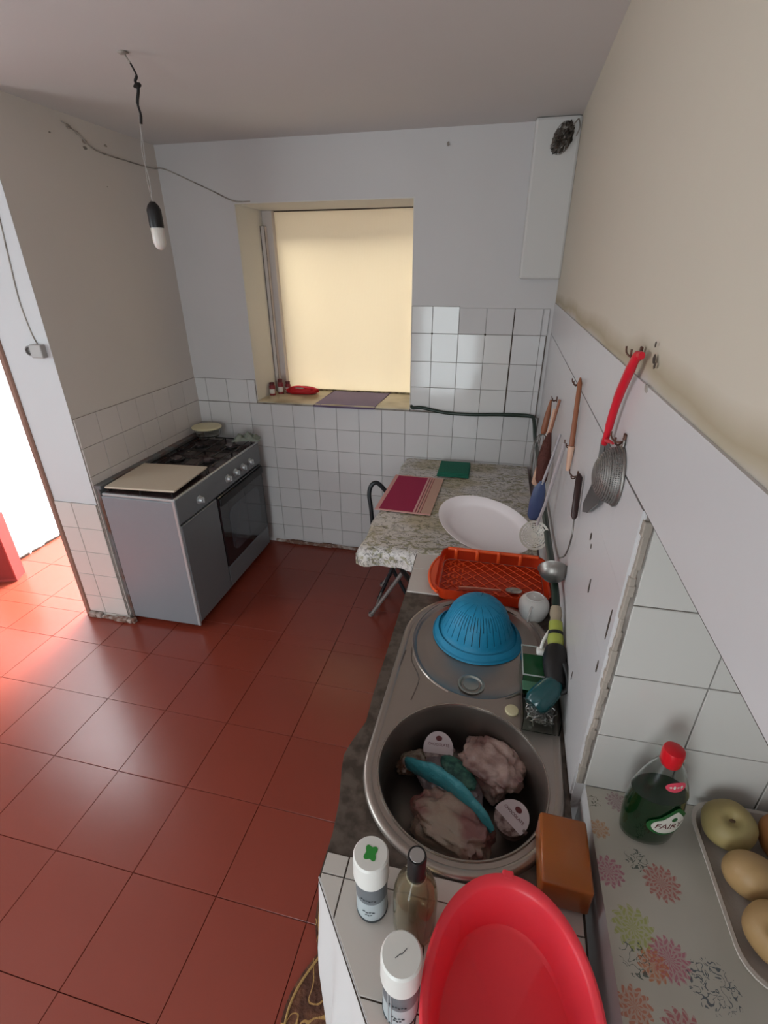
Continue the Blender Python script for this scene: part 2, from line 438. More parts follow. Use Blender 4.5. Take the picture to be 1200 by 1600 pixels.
def flower_mat(name, base, flowers, base2=None, rough=.35):
    """printed oilcloth: every flower is a ring of petals drawn by its angle and distance"""
    m = mat(name, base, rough); nt = m.node_tree; b = nt.nodes['Principled BSDF']
    tc = N(nt, 'ShaderNodeTexCoord'); sp = N(nt, 'ShaderNodeSeparateXYZ'); nt.links.new(tc.outputs['Object'], sp.inputs[0])
    nz = N(nt, 'ShaderNodeTexNoise'); nz.inputs['Scale'].default_value = 9; nt.links.new(tc.outputs['Object'], nz.inputs['Vector'])
    col = MIX(nt, nz.outputs[0], lin(base), lin(base2 or base))
    for x, y, r, c, n, kind in flowers:
        dx = M_(nt, 'SUBTRACT', sp.outputs[0], x); dy = M_(nt, 'SUBTRACT', sp.outputs[1], y)
        d = M_(nt, 'SQRT', M_(nt, 'ADD', M_(nt, 'MULTIPLY', dx, dx), M_(nt, 'MULTIPLY', dy, dy)))
        a = M_(nt, 'ARCTAN2', dy, dx)
        s = M_(nt, 'SINE', M_(nt, 'ADD', M_(nt, 'MULTIPLY', a, n), M_(nt, 'MULTIPLY', M_(nt, 'SINE', M_(nt, 'MULTIPLY', d, 420 if kind else 330)), 2.2 if kind else .9)))
        edge = M_(nt, 'LESS_THAN', d, M_(nt, 'MULTIPLY', M_(nt, 'ADD', M_(nt, 'MULTIPLY', s, .12), .88), r))
        if kind == 2:    # thin scribbled sprig
            n2 = N(nt, 'ShaderNodeTexNoise'); n2.inputs['Scale'].default_value = 75; n2.inputs['Detail'].default_value = 1; n2.inputs['Distortion'].default_value = 1.5; nt.links.new(tc.outputs['Object'], n2.inputs[0])
            mk = M_(nt, 'MULTIPLY', edge, M_(nt, 'MULTIPLY', M_(nt, 'LESS_THAN', M_(nt, 'ABSOLUTE', M_(nt, 'SUBTRACT', n2.outputs[0], .5)), .035), .85))
        else:
            ds = M_(nt, 'SINE', M_(nt, 'ADD', M_(nt, 'MULTIPLY', d, 900), M_(nt, 'MULTIPLY', M_(nt, 'SINE', M_(nt, 'MULTIPLY', a, n * .5)), 3)))
            mk = M_(nt, 'MULTIPLY', edge, M_(nt, 'ADD', M_(nt, 'MULTIPLY', M_(nt, 'MULTIPLY', M_(nt, 'GREATER_THAN', s, -.35), M_(nt, 'GREATER_THAN', ds, -.5)), .45), .3))
        col = MIX(nt, mk, col, lin(c))
    nt.links.new(col, b.inputs['Base Color'])
    return m
NICHECLOTH = flower_mat('flower_oilcloth', 'bab2a6', [
    (0.060, -2.43, .030, 'a04540', 15, 0), (0.000, -2.505, .032, '93993f', 13, 0), (0.043, -2.535, .030, 'a84a66', 17, 0),
    (0.018, -2.548, .022, 'b5622f', 12, 0), (-.022, -2.43, .026, 'a0506a', 13, 0), (-.025, -2.36, .018, 'a9764a', 9, 0), (-.028, -2.31, .014, '4b4a3c', 9, 2),
    (0.095, -2.555, .035, '3a4550', 11, 2), (-.005, -2.545, .024, '3f4a45', 12, 2), (0.028, -2.40, .020, '3f4a45', 9, 2), (0.040, -2.62, .032, 'a03b4a', 15, 0),
    (-.018, -2.60, .024, 'ad5a3a', 12, 0), (0.120, -2.66, .03, '6f7a3a', 12, 0), (0.015, -2.30, .02, '8d6a72', 11, 0)], base2='a39d90', rough=.3)

def leaf_cloth():
    m = mat('leafy_oilcloth', 'c4b9ac', .4); nt = m.node_tree; b = nt.nodes['Principled BSDF']
    tc = N(nt, 'ShaderNodeTexCoord'); mp = N(nt, 'ShaderNodeMapping'); mp.inputs['Scale'].default_value = (1, 1.7, 1.2)
    nt.links.new(tc.outputs['Object'], mp.inputs[0])
    n1 = N(nt, 'ShaderNodeTexNoise'); n1.inputs['Scale'].default_value = 13; n1.inputs['Detail'].default_value = 3; n1.inputs['Distortion'].default_value = 2.2
    n2 = N(nt, 'ShaderNodeTexNoise'); n2.inputs['Scale'].default_value = 22; n2.inputs['Detail'].default_value = 5; n2.inputs['Distortion'].default_value = 2.5
    n3 = N(nt, 'ShaderNodeTexNoise'); n3.inputs['Scale'].default_value = 3.2
    for n in (n1, n2, n3): nt.links.new(mp.outputs[0], n.inputs[0])
    def cl(x, lo, k): return M_(nt, 'MINIMUM', M_(nt, 'MAXIMUM', M_(nt, 'MULTIPLY', M_(nt, 'SUBTRACT', x, lo), k), 0), 1)
    c = MIX(nt, cl(n3.outputs[0], .45, 6), lin('d2cbc6'), lin('bcae94'))
    c = MIX(nt, M_(nt, 'MULTIPLY', cl(n1.outputs[0], .53, 14), .8), c, lin('8d8661'))
    k = M_(nt, 'SUBTRACT', 1, M_(nt, 'MULTIPLY', M_(nt, 'ABSOLUTE', M_(nt, 'SUBTRACT', n2.outputs[0], .57)), 24))
    c = MIX(nt, M_(nt, 'MULTIPLY', M_(nt, 'MINIMUM', M_(nt, 'MAXIMUM', k, 0), 1), .95), c, lin('35302a'))
    nt.links.new(c, b.inputs['Base Color']); return m
LEAFCLOTH = leaf_cloth()

def stripe_mat(name, stops, axis=0, rough=.85):
    """printed or woven stripes across a cloth, by the cloth's own coordinate"""
    m = mat(name, 'ffffff', rough); nt = m.node_tree; b = nt.nodes['Principled BSDF']
    tc = N(nt, 'ShaderNodeTexCoord'); sp = N(nt, 'ShaderNodeSeparateXYZ'); nt.links.new(tc.outputs['Object'], sp.inputs[0])
    col = lin(stops[0][1])
    for x, c in stops[1:]:
        col = MIX(nt, M_(nt, 'GREATER_THAN', sp.outputs[axis], x), col, lin(c))
    nt.links.new(col, b.inputs['Base Color']); return m, nt, sp, col, b

# ---------------------------------------------------------------- setting
ZC = 2.46; XL = -2.24; YD = -1.055; XO = -3.46; YB = -4.5; XK = -3.75
FAR_X0, FAR_X1, SILL, HEAD, DEEP = -1.80, -.775, 1.055, 2.175, .42
fl = struct(B().box((XK, YB, -.12), (.6, 3.2, -.008)).obj('floor', FLOORG)); tag(fl, 'red brown ceramic tiled kitchen floor running out through the doorway')
ft, fx, fy, fr = .31397, -2.26544, -1.59092, -.01219
cr_, sr_ = math.cos(fr), math.sin(fr)
regions = [[(XK, -3.35), (-.33, -3.35), (-.33, YD), (XK, YD)], [(XL, YD), (0, YD), (0, 0), (XL, 0)], [(XO, YD), (-2.5, YD), (-2.5, 1.0), (XO, 1.0)]]
full = tile_mesh(ft - .0022, ft - .0022, .008, .0006, FLOORT); nft = 0
for i in range(-6, 8):
    for j in range(-9, 11):
        X, Y = i * ft, -j * ft
        pc = [(fx + cr_ * a - sr_ * b_, fy + sr_ * a + cr_ * b_) for a, b_ in ((X, Y - ft), (X + ft, Y - ft), (X + ft, Y), (X, Y))]
        for rg in regions:
            cp = clip_poly(pc, rg)
            if area(cp) < .0006: continue
            if nft >= 299: continue
            nft += 1
            if area(cp) > ft * ft * .999:
                o = D.objects.new('tile', full); COL.objects.link(o); o.parent = fl
                o.location = ((pc[0][0] + pc[2][0]) / 2, (pc[0][1] + pc[2][1]) / 2, -.008 + random.uniform(-.0003, .0003))
                o.rotation_euler = (random.uniform(-.002, .002), random.uniform(-.002, .002), fr)
            else: poly_tile('tile', cp, -.008, 0, FLOORT, fl, .0012)

ce = struct(B().box((XK, YB - .1, ZC), (.6, YD + .26, ZC + .15)).box((XL - .26, YD + .26, ZC), (.6, .5, ZC + .15)).obj('ceiling', PL_CEIL))
tag(ce, 'stained greyish plaster ceiling over the kitchen')

# far wall with the deep window opening
b = B().box((-2.5, 0, -.1), (FAR_X0, DEEP + .1, ZC + .1)).box((FAR_X1, 0, -.1), (.6, DEEP + .1, ZC + .1))
b.box((FAR_X0, 0, -.1), (FAR_X1, DEEP + .1, SILL - .01)).box((FAR_X0, 0, HEAD), (FAR_X1, DEEP + .1, ZC + .1))
wf = struct(b.obj('wall_far', PL_FAR)); tag(wf, 'white plastered far wall, tiled below, around the deep window')
# reveal skins
rv = B().box((FAR_X0 - .001, .002, SILL), (FAR_X0 + .004, DEEP, HEAD)).box((FAR_X1 - .004, .002, SILL), (FAR_X1 + .001, DEEP, HEAD)).box((FAR_X0, .002, HEAD - .004), (FAR_X1, DEEP, HEAD + .001)).obj('window_reveal', REVEAL, wf)
GX = [-.6556 + .15 * k for k in range(-11, 5)]; GX[0] = max(GX[0], -2.238)
GX = [-2.236] + [x for x in GX if x > -2.2]
# grout bed and tiles on the far wall
B().box((-2.238, -.003, .035), (-.002, .001, SILL - .008)).box((-2.238, -.003, SILL - .01), (FAR_X0, .001, 1.2)).box((FAR_X1, -.003, SILL - .01), (-.02, .001, 1.508)).box((FAR_X1, -.003, 1.5), (-.5056, .001, 1.653)).obj('grout_bed', GROUT, wf)
rows = [.0 + .15 * k for k in range(0, 8)]
rows2 = rows[:]; rows2[0] = .036; rows2[7] = SILL - .008
def wave(u): return 0
wall_tiles(wf, (0, -.003, 0), (1, 0, 0), (0, 0, 1), (0, -1, 0), GX + [-.0556 if False else -.008], rows2, GLAZE, keep=lambda u, v: u < -.21 or u > -.2)
wall_tiles(wf, (0, -.003, 0), (1, 0, 0), (0, 0, 1), (0, -1, 0), [x for x in GX if x < -1.79] + [-1.802], [SILL - .006, 1.2], GLAZE)
rr = [1.056, 1.2, 1.35, 1.5068]
wall_tiles(wf, (0, -.003, 0), (1, 0, 0), (0, 0, 1), (0, -1, 0), [-.774, -.6556, -.5056, -.3556, -.2086], rr, GLAZE_W, wob=.007)
wall_tiles(wf, (0, -.003, 0), (1, 0, 0), (0, 0, 1), (0, -1, 0), [-.2026, -.0556, -.026], rr, GLAZE)
wall_tiles(wf, (0, -.003, 0), (1, 0, 0), (0, 0, 1), (0, -1, 0), [-.774, -.6556, -.5056], [1.5068, 1.652], GLAZE_W, wob=.007)
# painted over tiles beside them: enamel skin with the open joints
b = B()
for x0, x1 in ((-.504, -.3556), (-.3536, -.2086), (-.2026, -.0566), (-.0516, -.022)): b.box((x0, -.0075, 1.5085), (x1, 0, 1.645), .002)
b.obj('painted_tiles', PL_FAR, wf)
B().box((-.2076, -.0032, .74), (-.2036, -.0005, 1.645)).obj('open_joint', GROUT_DARK, wf)
for x in (-.6556, -.3556): B().lathe([(0, 0), (.006, 0), (.005, .0022), (0, .003)], (0, 0, 0), 10, mx=Matrix(((1, 0, 0, x), (0, 0, -1, -.0075), (0, 1, 0, 1.5068), (0, 0, 0, 1)))).obj('screw_plug', GROUT_DARK, wf)
B().box((-.2095, -.010, .895), (-.2015, -.0005, 1.645), .001).obj('joint_strip', mat('brown_joint', '6d5a4e', .9, var=.3, vscale=40), wf) if False else None
# ragged skirting under the tiles
sk = B()
x = -1.78
while x < -.05:
    L = random.uniform(.05, .16); sk.box((x, -.012 - random.uniform(0, .01), 0), (x + L, .001, random.uniform(.018, .034)), .003); x += L
struct(tag(sk.obj('baseboard_far', SKIRT), 'broken cement skirting strip under the far wall tiles'))

# left wall block (behind the cooker) with tiled face and tiled end
wl = struct(B().box((XL - .26, YD, -.1), (XL, .02, ZC + .1)).obj('wall_left', PL_LEFT)); tag(wl, 'short plastered left wall behind the cooker with white tiles')
B().box((XL - .001, YD + .004, .03), (XL + .003, -.001, 1.2)).obj('grout_bed', GROUT, wl)
ys = [-.004] + [-.007 - .15 * k for k in range(1, 7)] + [YD + .003]
ys = sorted(ys)
wall_tiles(wl, (XL + .003, 0, 0), (0, 1, 0), (0, 0, 1), (1, 0, 0), ys, [.036] + [.15 * k for k in range(1, 9)], GLAZE_L)
B().box((-2.5, YD - .003, .03), (XL - .002, YD + .001, .75)).obj('grout_bed', GROUT, wl)
wall_tiles(wl, (0, YD - .003, 0), (1, 0, 0), (0, 0, 1), (0, -1, 0), [-2.497, -2.392, XL - .001], [.036, .15, .3, .45, .6, .75], GLAZE_L)
# same wall carries on over the doorway
wd = struct(B().box((XK, YD, 2.12), (-2.5, YD + .26, ZC + .1)).box((XK, YD, -.1), (XO, YD + .26, 2.12)).obj('wall_door', PL_DOOR)); tag(wd, 'bluish white plaster around the open doorway')
B().box((-2.501, YD - .001, .75), (XL + .0005, YD + .0002, ZC)).obj('end_face', PL_DOOR, wl)
dj = B().box((-2.532, YD - .012, 0), (-2.499, YD + .05, 2.12), .006).box((XO, YD - .012, 2.09), (-2.532, YD + .05, 2.12), .006)
struct(tag(dj.obj('trim_1', BROWN_TRIM), 'rusty brown edging strip down the doorway corner'))
sk = B(); x = -2.5
while x < -2.19:
    L = random.uniform(.03, .09); sk.box((x, YD - .022 - random.uniform(0, .012), 0), (min(x + L, -2.19), YD - .001, random.uniform(.015, .034)), .004); x += L
struct(tag(sk.obj('baseboard_left', SKIRT), 'crumbling skirting at the foot of the tiled wall end'))

# yard beyond the doorway
wo = struct(B().box((XO - .2, YD + .26, -.1), (XO, 3.2, 2.9)).box((XO, 3.0, -.1), (-2.5, 3.2, 2.9)).obj('wall_yard', PL_OUT)); tag(wo, 'sunlit whitewashed yard wall seen through the doorway')
sk = B(); y = -.75
while y < .6:
    L = random.uniform(.02, .07)
    if random.random() < .7: sk.box((XO, y, 0), (XO + random.uniform(.004, .012), y + L, random.uniform(.008, .02)), .002)
    y += L
struct(tag(sk.obj('baseboard_yard', GROUT_DARK), 'flaking dark line at the foot of the yard wall'))

# right wall, with the niche
NY0, NY1, NZ0, NZ1, NX = -2.27, -3.6, .93, 1.525, .5
def slab(bb, y0, y1, z0, z1, xo=.62):
    a, c = RS * y0, RS * y1
    return bb.hexa([(a, y0, z0), (xo, y0, z0), (xo, y1, z0), (c, y1, z0), (a, y0, z1), (xo, y0, z1), (xo, y1, z1), (c, y1, z1)])
b = B(); slab(b, .1, NY0, -.1, ZC + .1); slab(b, NY0, NY1, NZ1, ZC + .1); slab(b, NY1, YB - .1, -.1, ZC + .1)
b.hexa([(-.050, NY0, -.1), (.62, NY0, -.1), (.62, NY1, -.1), (-.075, NY1, -.1), (-.036, NY0, NZ0), (.62, NY0, NZ0), (.62, NY1, NZ0), (-.036, NY1, NZ0)])
b.box((NX, NY1, NZ0 - .05), (.62, NY0, NZ1 + .05))
wr = struct(b.obj('wall_right', PL_RIGHT)); tag(wr, 'long right wall with cream paint above glossy white painted tiles')
ud = V((RS, 1, 0)).normalized()
ygr = [-2.268 + .15 * k for k in range(0, 15)] + [-.02]
wall_tiles(wr, rw(0, 0), ud, (0, 0, 1), (-1, RS, 0), ygr, [.885, .925, 1.075, 1.225, 1.375, 1.5235], ENAMEL, gap=.0002, t=.004, c=.0001, wob=.0002, jit=0)
wall_tiles(wr, rw(0, 0), ud, (0, 0, 1), (-1, RS, 0), [-4.3, -1.22, -.62, -.17, -.02], [1.5275, 1.675], ENAMEL, gap=.0002, t=.004, c=.0001, wob=.0001, jit=0)
b = B()   # dark open joint under the upper course
for y0, y1 in ((-2.28, -2.0), (-3.6, -2.28)): b.hexa([rw(y0, 1.5235, .0018), rw(y0, 1.5235, -.002), rw(y1, 1.5235, -.002), rw(y1, 1.5235, .0018), rw(y0, 1.5275, .0018), rw(y0, 1.5275, -.002), rw(y1, 1.5275, -.002), rw(y1, 1.5275, .0018)])
b.obj('open_joint', GROUT_DARK, wr)
# niche jamb tiles
B().box((-.052, NY0 - .003, NZ0), (NX, NY0 + .001, NZ1)).obj('grout_bed', GROUT, wr)
jx = [-.041 + .1455 * k for k in range(0, 4)] + [NX]
wall_tiles(wr, (0, NY0 - .003, 0), (1, 0, 0), (0, 0, 1), (0, -1, 0), jx, [.932, 1.075, 1.2195, 1.365, 1.522], GLAZE_J)
pb = B()   # crumbly putty down the niche corner
z = .935
while z < 1.50:
    L = random.uniform(.008, .03); pb.box((-.0545 + random.uniform(-.001, .002), NY0 - .007 + random.uniform(-.002, .002), z - .003), (-.045 + random.uniform(-.003, .003), NY0 + .004, min(z + L, 1.52)), .0015); z += L
pb.obj('corner_putty', PUTTY, wr)
# chips and stains on the right wall
def chip(y, z, a, c, m, par=wr, off=.0045):
    bb = B(); n = 9; random.seed(int(abs(y * z) * 1e4))
    mx = Matrix(((0, RS, -1, RS * y - off + .0005), (0, 1, RS, y), (1, 0, 0, z), (0, 0, 0, 1)))
    bb.prism([(c * math.cos(2 * PI * k / n) * random.uniform(.6, 1.2), a * math.sin(2 * PI * k / n) * random.uniform(.6, 1.2)) for k in range(n)], 0, .0012, mx)
    return bb.obj('chip', m, par)
for y, z, a, c in ((-1.98, 1.325, .007, .010), (-2.0, 1.312, .004, .006), (-1.76, 1.295, .003, .010), (-1.77, 1.27, .003, .007), (-2.06, 1.25, .005, .022), (-2.145, 1.715, .006, .007), (-2.155, 1.708, .005, .005),
                   (-2.135, 1.735, .003, .004), (-2.14, 1.672, .012, .007), (-2.08, 1.02, .002, .014), (-2.24, 1.20, .003, .02), (-2.245, 1.30, .003, .03)):
    chip(y, z, a, c, GROUT_DARK if a < .01 else CABLEM)
# vent duct box in the far right corner
b = B().box((-.205, -.085, 1.79), (-.0, -.001, ZC - .002), .012, 2)
dc = struct(tag(b.obj('trim_2', mat('plaster_duct', 'cac7c4', .8, var=.04, vscale=2.5, bump=.3, bscale=7)), 'boxed plaster duct in the upper far right corner'))
# back of the kitchen, behind the camera
b = B().box((XK, YB - .15, -.1), (-1.45, YB, ZC + .1)).box((-.55, YB - .15, -.1), (.6, YB, ZC + .1)).box((-1.45, YB - .15, 2.1), (-.55, YB, ZC + .1))
struct(tag(b.obj('wall_back', PL_DOOR), 'plain wall behind the camera with an open doorway'))
struct(tag(B().box((XK - .15, YB - .1, -.1), (XK, -3.5, ZC + .1)).box((XK - .15, -2.3, -.1), (XK, YD + .1, ZC + .1)).box((XK - .15, -3.5, -.1), (XK, -2.3, .95)).box((XK - .15, -3.5, 2.15), (XK, -2.3, ZC + .1)).obj('wall_west', PL_DOOR), 'plain wall at the left of the kitchen'))

# window: sill, boards, blind
ws = B().box((FAR_X0 + .005, -.006, SILL - .009), (FAR_X1 - .005, DEEP, SILL + .001), .001)
win = struct(tag(ws.obj('window_1', GROUT), 'deep window opening with cream sill and covered pane'))
SILLM = mat('sill_tile', 'cdc2a8', .35, var2='a5977a', vscale=5)
for a0, a1 in ((FAR_X0 + .004, -1.36), (-1.357, -1.0), (-.997, FAR_X1 - .003)):
    B().box((a0, -.012, SILL + .001), (a1, DEEP - .01, SILL + .009), .002).obj('sill_tile', SILLM, win)
B().box((-1.797, .34, SILL + .01), (-1.730, .385, HEAD - .005), .003).obj('side_board', WHITE_WOOD, win)
B().box((-1.795, .30, SILL + .01), (-1.768, .34, 2.085), .003).obj('narrow_strip', WHITE_WOOD, win)
B().tube([(-1.796, .299, 1.2), (-1.796, .299, 2.085), (-1.768, .299, 2.085), (-1.768, .299, 1.15)], .0018, 5).obj('dark_gap', GROUT_DARK, win)
bl = B().grid(lambda u, v: V((-1.765 + u * .985, .39 + .004 * math.sin(u * 9) + .003 * math.sin(v * 7 + u * 3), SILL + .012 + v * (HEAD - SILL - .018))), 24, 24, .0015).obj('pane_cover', BLIND, win)
B().tube([(FAR_X0 + .01, .383, HEAD - .006), (-1.3, .384, HEAD - .008), (FAR_X1, .384, HEAD - .005)], .004, 6).obj('top_seam', GROUT_DARK, win)
B().box((-1.74, .372, SILL + .009), (FAR_X1 - .002, .40, SILL + .017), .003).obj('bottom_bead', mat('mouldy_bead', '9a8d70', .9, var2='4f4433', vscale=30), win)
# ================================================================ objects
# ---- gas cooker
SX0, SX1, SY0, SY1 = -2.205, -1.775, -1.05, -.112
st = thing('gas_cooker', 'silver grey gas cooker with a bottle cupboard and dark glass oven door', 'cooker', (-1.99, -.58, 0))
def at_loc(o, p):   # parent keeping world coordinates
    o.parent = p; o.matrix_parent_inverse = Matrix.Translation(-V(p.location)) if not any(p.rotation_euler) else p.matrix_basis.inverted(); return o
def part(bb, name, m, p, smooth=None, label=None):
    o = bb.obj(name, m, None, smooth)
    at_loc(o, p) if p.type == 'EMPTY' else setattr(o, 'parent', p)
    if label: o['label'] = label
    return o
part(B().box((SX0, SY0, .03), (SX1 - .018, SY1, .80), .004), 'body', STOVE_SIDE, st)
part(B().box((XL + .012, SY0 + .004, .02), (SX0 - .002, SY1, .842), .004).box((SX0 - .03, SY0 + .002, .835), (SX0 + .012, SY1, .856), .003), 'rear_panel', mat('rear_panel_metal', '6e7274', .5, metal=.3, var2='6b4a3c', vscale=9), st)
part(B().box((SX1 - .018, SY0, .674), (SX1, SY1, .812), .005, 2), 'control_panel', STOVE_FRONT, st)
part(B().box((SX1 - .022, SY0 - .0015, .03), (SX1 - .004, SY0 + .012, .812), .003), 'front_corner_trim', STOVE_EDGE, st)
kd = None
for y in (-.854, -.55, -.452, -.360, -.262):
    k = B(); mx = Matrix(((0, 0, 1, SX1), (1, 0, 0, y), (0, 1, 0, .732), (0, 0, 0, 1)))
    k.lathe([(0, 0), (.024, 0), (.024, .004), (.019, .007), (.017, .022), (.015, .025), (0, .025)], seg=20, mx=mx)
    k.box((SX1 + .02, y - .0035, .718), (SX1 + .032, y + .0035, .748), .001)
    part(k, 'knob', STOVE_EDGE, st, .6)
d = part(B().box((SX1 - .016, SY0 + .008, .055), (SX1 + .001, -.694, .664), .004), 'cupboard_door', STOVE_FRONT, st)
part(B().box((SX1 - .02, SY0 + .001, .03), (SX1 - .008, SY0 + .006, .66)), 'door_gap', BLACK, st)
od = part(B().box((SX1 - .016, -.686, .195), (SX1 + .004, SY1 - .006, .664), .006), 'oven_door', OVENGLASS, st)
B().prism([(y, z) for y, z in rrect(-.60, .255, -.20, .55, .06)], 0, .0012, Matrix(((0, 0, 1, SX1 + .0035), (1, 0, 0, 0), (0, 1, 0, 0), (0, 0, 0, 1)))).obj('oven_window', OVENWIN, od)
od.children[0].matrix_parent_inverse = od.matrix_parent_inverse.copy() if False else Matrix.Identity(4)
B().box((SX1 + .004, -.68, .605), (SX1 + .016, SY1 - .012, .655), .006, 2).obj('door_handle', BLACK, od)
part(B().box((SX1 - .016, -.686, .055), (SX1, SY1 - .004, .19), .004), 'lower_panel', STOVE_FRONT, st)
for x in (SX0 + .05, SX1 - .06):
    for y in (SY0 + .05, SY1 - .05):
        part(B().lathe([(.018, 0), (.018, .008), (.01, .012), (.01, .032)], (x, y, 0), 12, cap0=True, cap1=True), 'foot', BLACK, st)
part(B().box((SX0 + .004, SY0 + .004, .80), (SX1 - .004, SY1 - .002, .815), .004).box((SX1 - .012, SY0, .81), (SX1 - .001, SY1, .822), .003), 'hob_top', STOVE_EDGE, st)
part(B().box((SX0 + .016, SY0 + .014, .8155), (SX1 - .018, SY1 - .014, .819), .002), 'hob_tray', HOBTOP, st)
for x, y, r in ((-2.09, -.30, .036), (-1.885, -.27, .046), (-2.09, -.55, .046), (-1.885, -.54, .036)):
    q = part(B().lathe([(r + .02, .819), (r + .016, .822), (r, .823), (r, .834), (r * .85, .836), (0, .836)], (x, y, 0), 24), 'burner', BLACKIRON, st, .6)
    B().lathe([(r * .75, .836), (r * .72, .842), (0, .843)], (x, y, 0), 24).obj('burner_cap', HOBTOP, q, .6)
for y0, y1 in ((-.405, -.15), (-.68, -.415), (-1.02, -.70)):
    g = B(); x0, x1 = SX0 + .03, SX1 - .03; z = .842; r = .0042
    g.tube([(x0, y0, z), (x1, y0, z), (x1, y1, z), (x0, y1, z)], r, 6, closed=True)
    for yy in (y0 + (y1 - y0) * .5,): g.tube([(x0, yy, z), (x0 + .075, yy, z)], r, 6); g.tube([(x1, yy, z), (x1 - .065, yy, z)], r, 6); g.tube([(-2.03, yy, z), (-1.945, yy, z)], r, 6)
    for xx in (-2.09, -1.885): g.tube([(xx, y0, z), (xx, y0 + .09, z)], r, 6); g.tube([(xx, y1, z), (xx, y1 - .09, z)], r, 6)
    g.tube([(-1.988, y0, z), (-1.988, y1, z)], r, 6)
    for xx in (x0, x1, -1.988):
        for yy in (y0, y1): g.tube([(xx, yy, z), (xx, yy, .819)], r, 6)
    part(g, 'pan_support', BLACKIRON, st, .6)
part(B().lathe([(.014, 0), (.014, .002), (0, .0025)], (-2.12, -.38, .8195), 16), 'spark_plate', CHROME, st, .5)
# board on the left of the hob
b = B().box((-.192, -.172, 0), (.192, .172, .010), .002)
o = b.obj('covering_board', WHITEB); o.location = (-1.985, -.868, .8475); o.rotation_euler = (0, 0, .06)
tag(o, 'cream square board laid over the near end of the cooker top', 'board')
# glass casserole
t = thing('casserole_dish', 'clear glass casserole with a cream lid at the back corner of the cooker', 'casserole', (-2.115, -.145, .847))
part(B().lathe([(0, 0), (.07, 0), (.082, .012), (.088, .05), (.092, .058), (.086, .058), (.076, .014), (.066, .006), (0, .006)], t.location, 40, sx=1, sy=.9), 'glass_bowl', GLASS, t, .6)
part(B().lathe([(.0, .057), (.094, .057), (.097, .063), (.092, .069), (.06, .073), (0, .074)], t.location, 40, sx=1.02, sy=.92), 'lid', CREAM, t, .6)
# rag
def cloth_lump(name, c, sx, sy, h, m, seed, n=26, rz=0):
    ca, sa = math.cos(rz), math.sin(rz)
    def f(u, v):
        x, y = (u - .5) * 2, (v - .5) * 2; e = max(0, 1 - (abs(x) ** 3)) * max(0, 1 - abs(y) ** 3)
        k = noise.fractal(V((x * 1.6 + seed, y * 1.6, seed)), .9, 2, 4)
        z = .003 + e * h * (.55 + .9 * k) if e > 0 else .003
        xx = x * sx / 2 * (1 + .15 * noise.noise(V((y * 2, seed, 0)))); yy = y * sy / 2 * (1 + .2 * noise.noise(V((x * 2, seed, 3))))
        return V((c[0] + xx * ca - yy * sa, c[1] + xx * sa + yy * ca, c[2] + max(z, .002)))
    return B().grid(f, n, n, .002).obj(name, m, None, .9)
o = cloth_lump('dish_rag', (-1.825, -.165, .847), .17, .10, .05, RAG, 3.1, rz=.3); tag(o, 'crumpled grey green rag at the far front corner of the cooker', 'rag')

# ---- pendant bulb
t = thing('pendant_lamp', 'bare white bulb in a black holder hanging on thin wires from the ceiling', 'lamp', (-1.522, -1.155, 1.905))
px, py = -1.522, -1.155
part(B().lathe([(0, 1.905), (.010, 1.907), (.018, 1.916), (.0225, 1.93), (.0225, 1.972), (.020, 1.978), (0, 1.978)], (px, py, 0), 24), 'bulb', mat('bulb_plastic', 'd6cec6', .3, sss=.2), t, .7)
part(B().lathe([(0, 1.976), (.0235, 1.976), (.0245, 1.982), (.0245, 2.030), (.019, 2.044), (.008, 2.056), (0, 2.057)], (px, py, 0), 24), 'bulb_holder', BLACK, t, .6)
part(B().tube(spline([(px, py, 2.055), (px + .004, py, 2.12), (px - .006, py + .002, 2.19), (px + .004, py, 2.25), (px + .013, py, 2.30)]), .0010, 6).tube(spline([(px, py, 2.055), (px - .005, py, 2.13), (px + .004, py, 2.20), (px + .008, py, 2.30)]), .0008, 6), 'thin_wire', PALEWIRE, t)
part(B().tube(spline([(px + .011, py, 2.275), (px + .016, py, 2.30), (px + .012, py, 2.33), (px + .024, py, 2.365), (px + .018, py, 2.385), (px + .026, py, 2.40), (px + .012, py, 2.43)]), [.0045] * 8 + [.0036] * 8 + [.0048] * 8 + [.005, .006, .012, .014, .012, .007, .005, .004] + [.0045] * 8 + [.003] * 8 + [.003], 8), 'taped_cord', CORDM, t, .9)
part(B().tube(spline([(px + .012, py, 2.43), (px + .002, py, 2.445), (px - .004, py, 2.46)]), .003, 6).blob((px - .008, py, 2.458), (.018, .014, .004), 2, .4, 4, 2), 'ceiling_ends', CABLEM, t)

# painted cable sagging across the corner
o = B().tube(spline([(XL + .004, -.66, 2.425), (XL + .004, -.575, 2.398), (XL + .004, -.476, 2.352), (XL + .004, -.25, 2.345), (XL + .006, -.06, 2.345), (-2.18, -.004, 2.342), (-1.93, -.004, 2.24), (-1.80, -.004, 2.186), (-1.70, -.004, 2.181)]), .0032, 6).obj('old_cable', CABLEM)
tag(o, 'thin painted cable sagging over the corner towards the window top', 'cable')
# wall junk: plaster scabs on the left wall, a nail on the far wall
for i, (y, z, s) in enumerate(((-.62, 2.415, .016), (-.575, 2.40, .012), (-.54, 2.375, .016), (-.545, 2.35, .012), (-.40, 2.385, .010), (-.74, 2.37, .006), (-.45, 2.21, .004))):
    B().blob((XL + .001, y, z), (.003, s, s * .55), 2, .5, 3, i).obj('plaster_scab', CABLEM if i % 2 else PUTTY, wl)
o = B().blob((-.612, -.004, 2.392), (.006, .005, .009), 2, .4, 3, 5).tube([(-.612, 0, 2.385), (-.61, -.02, 2.38)], .0015, 5).obj('wall_nail', CABLEM); tag(o, 'rusty nail stub high on the far wall', 'nail')
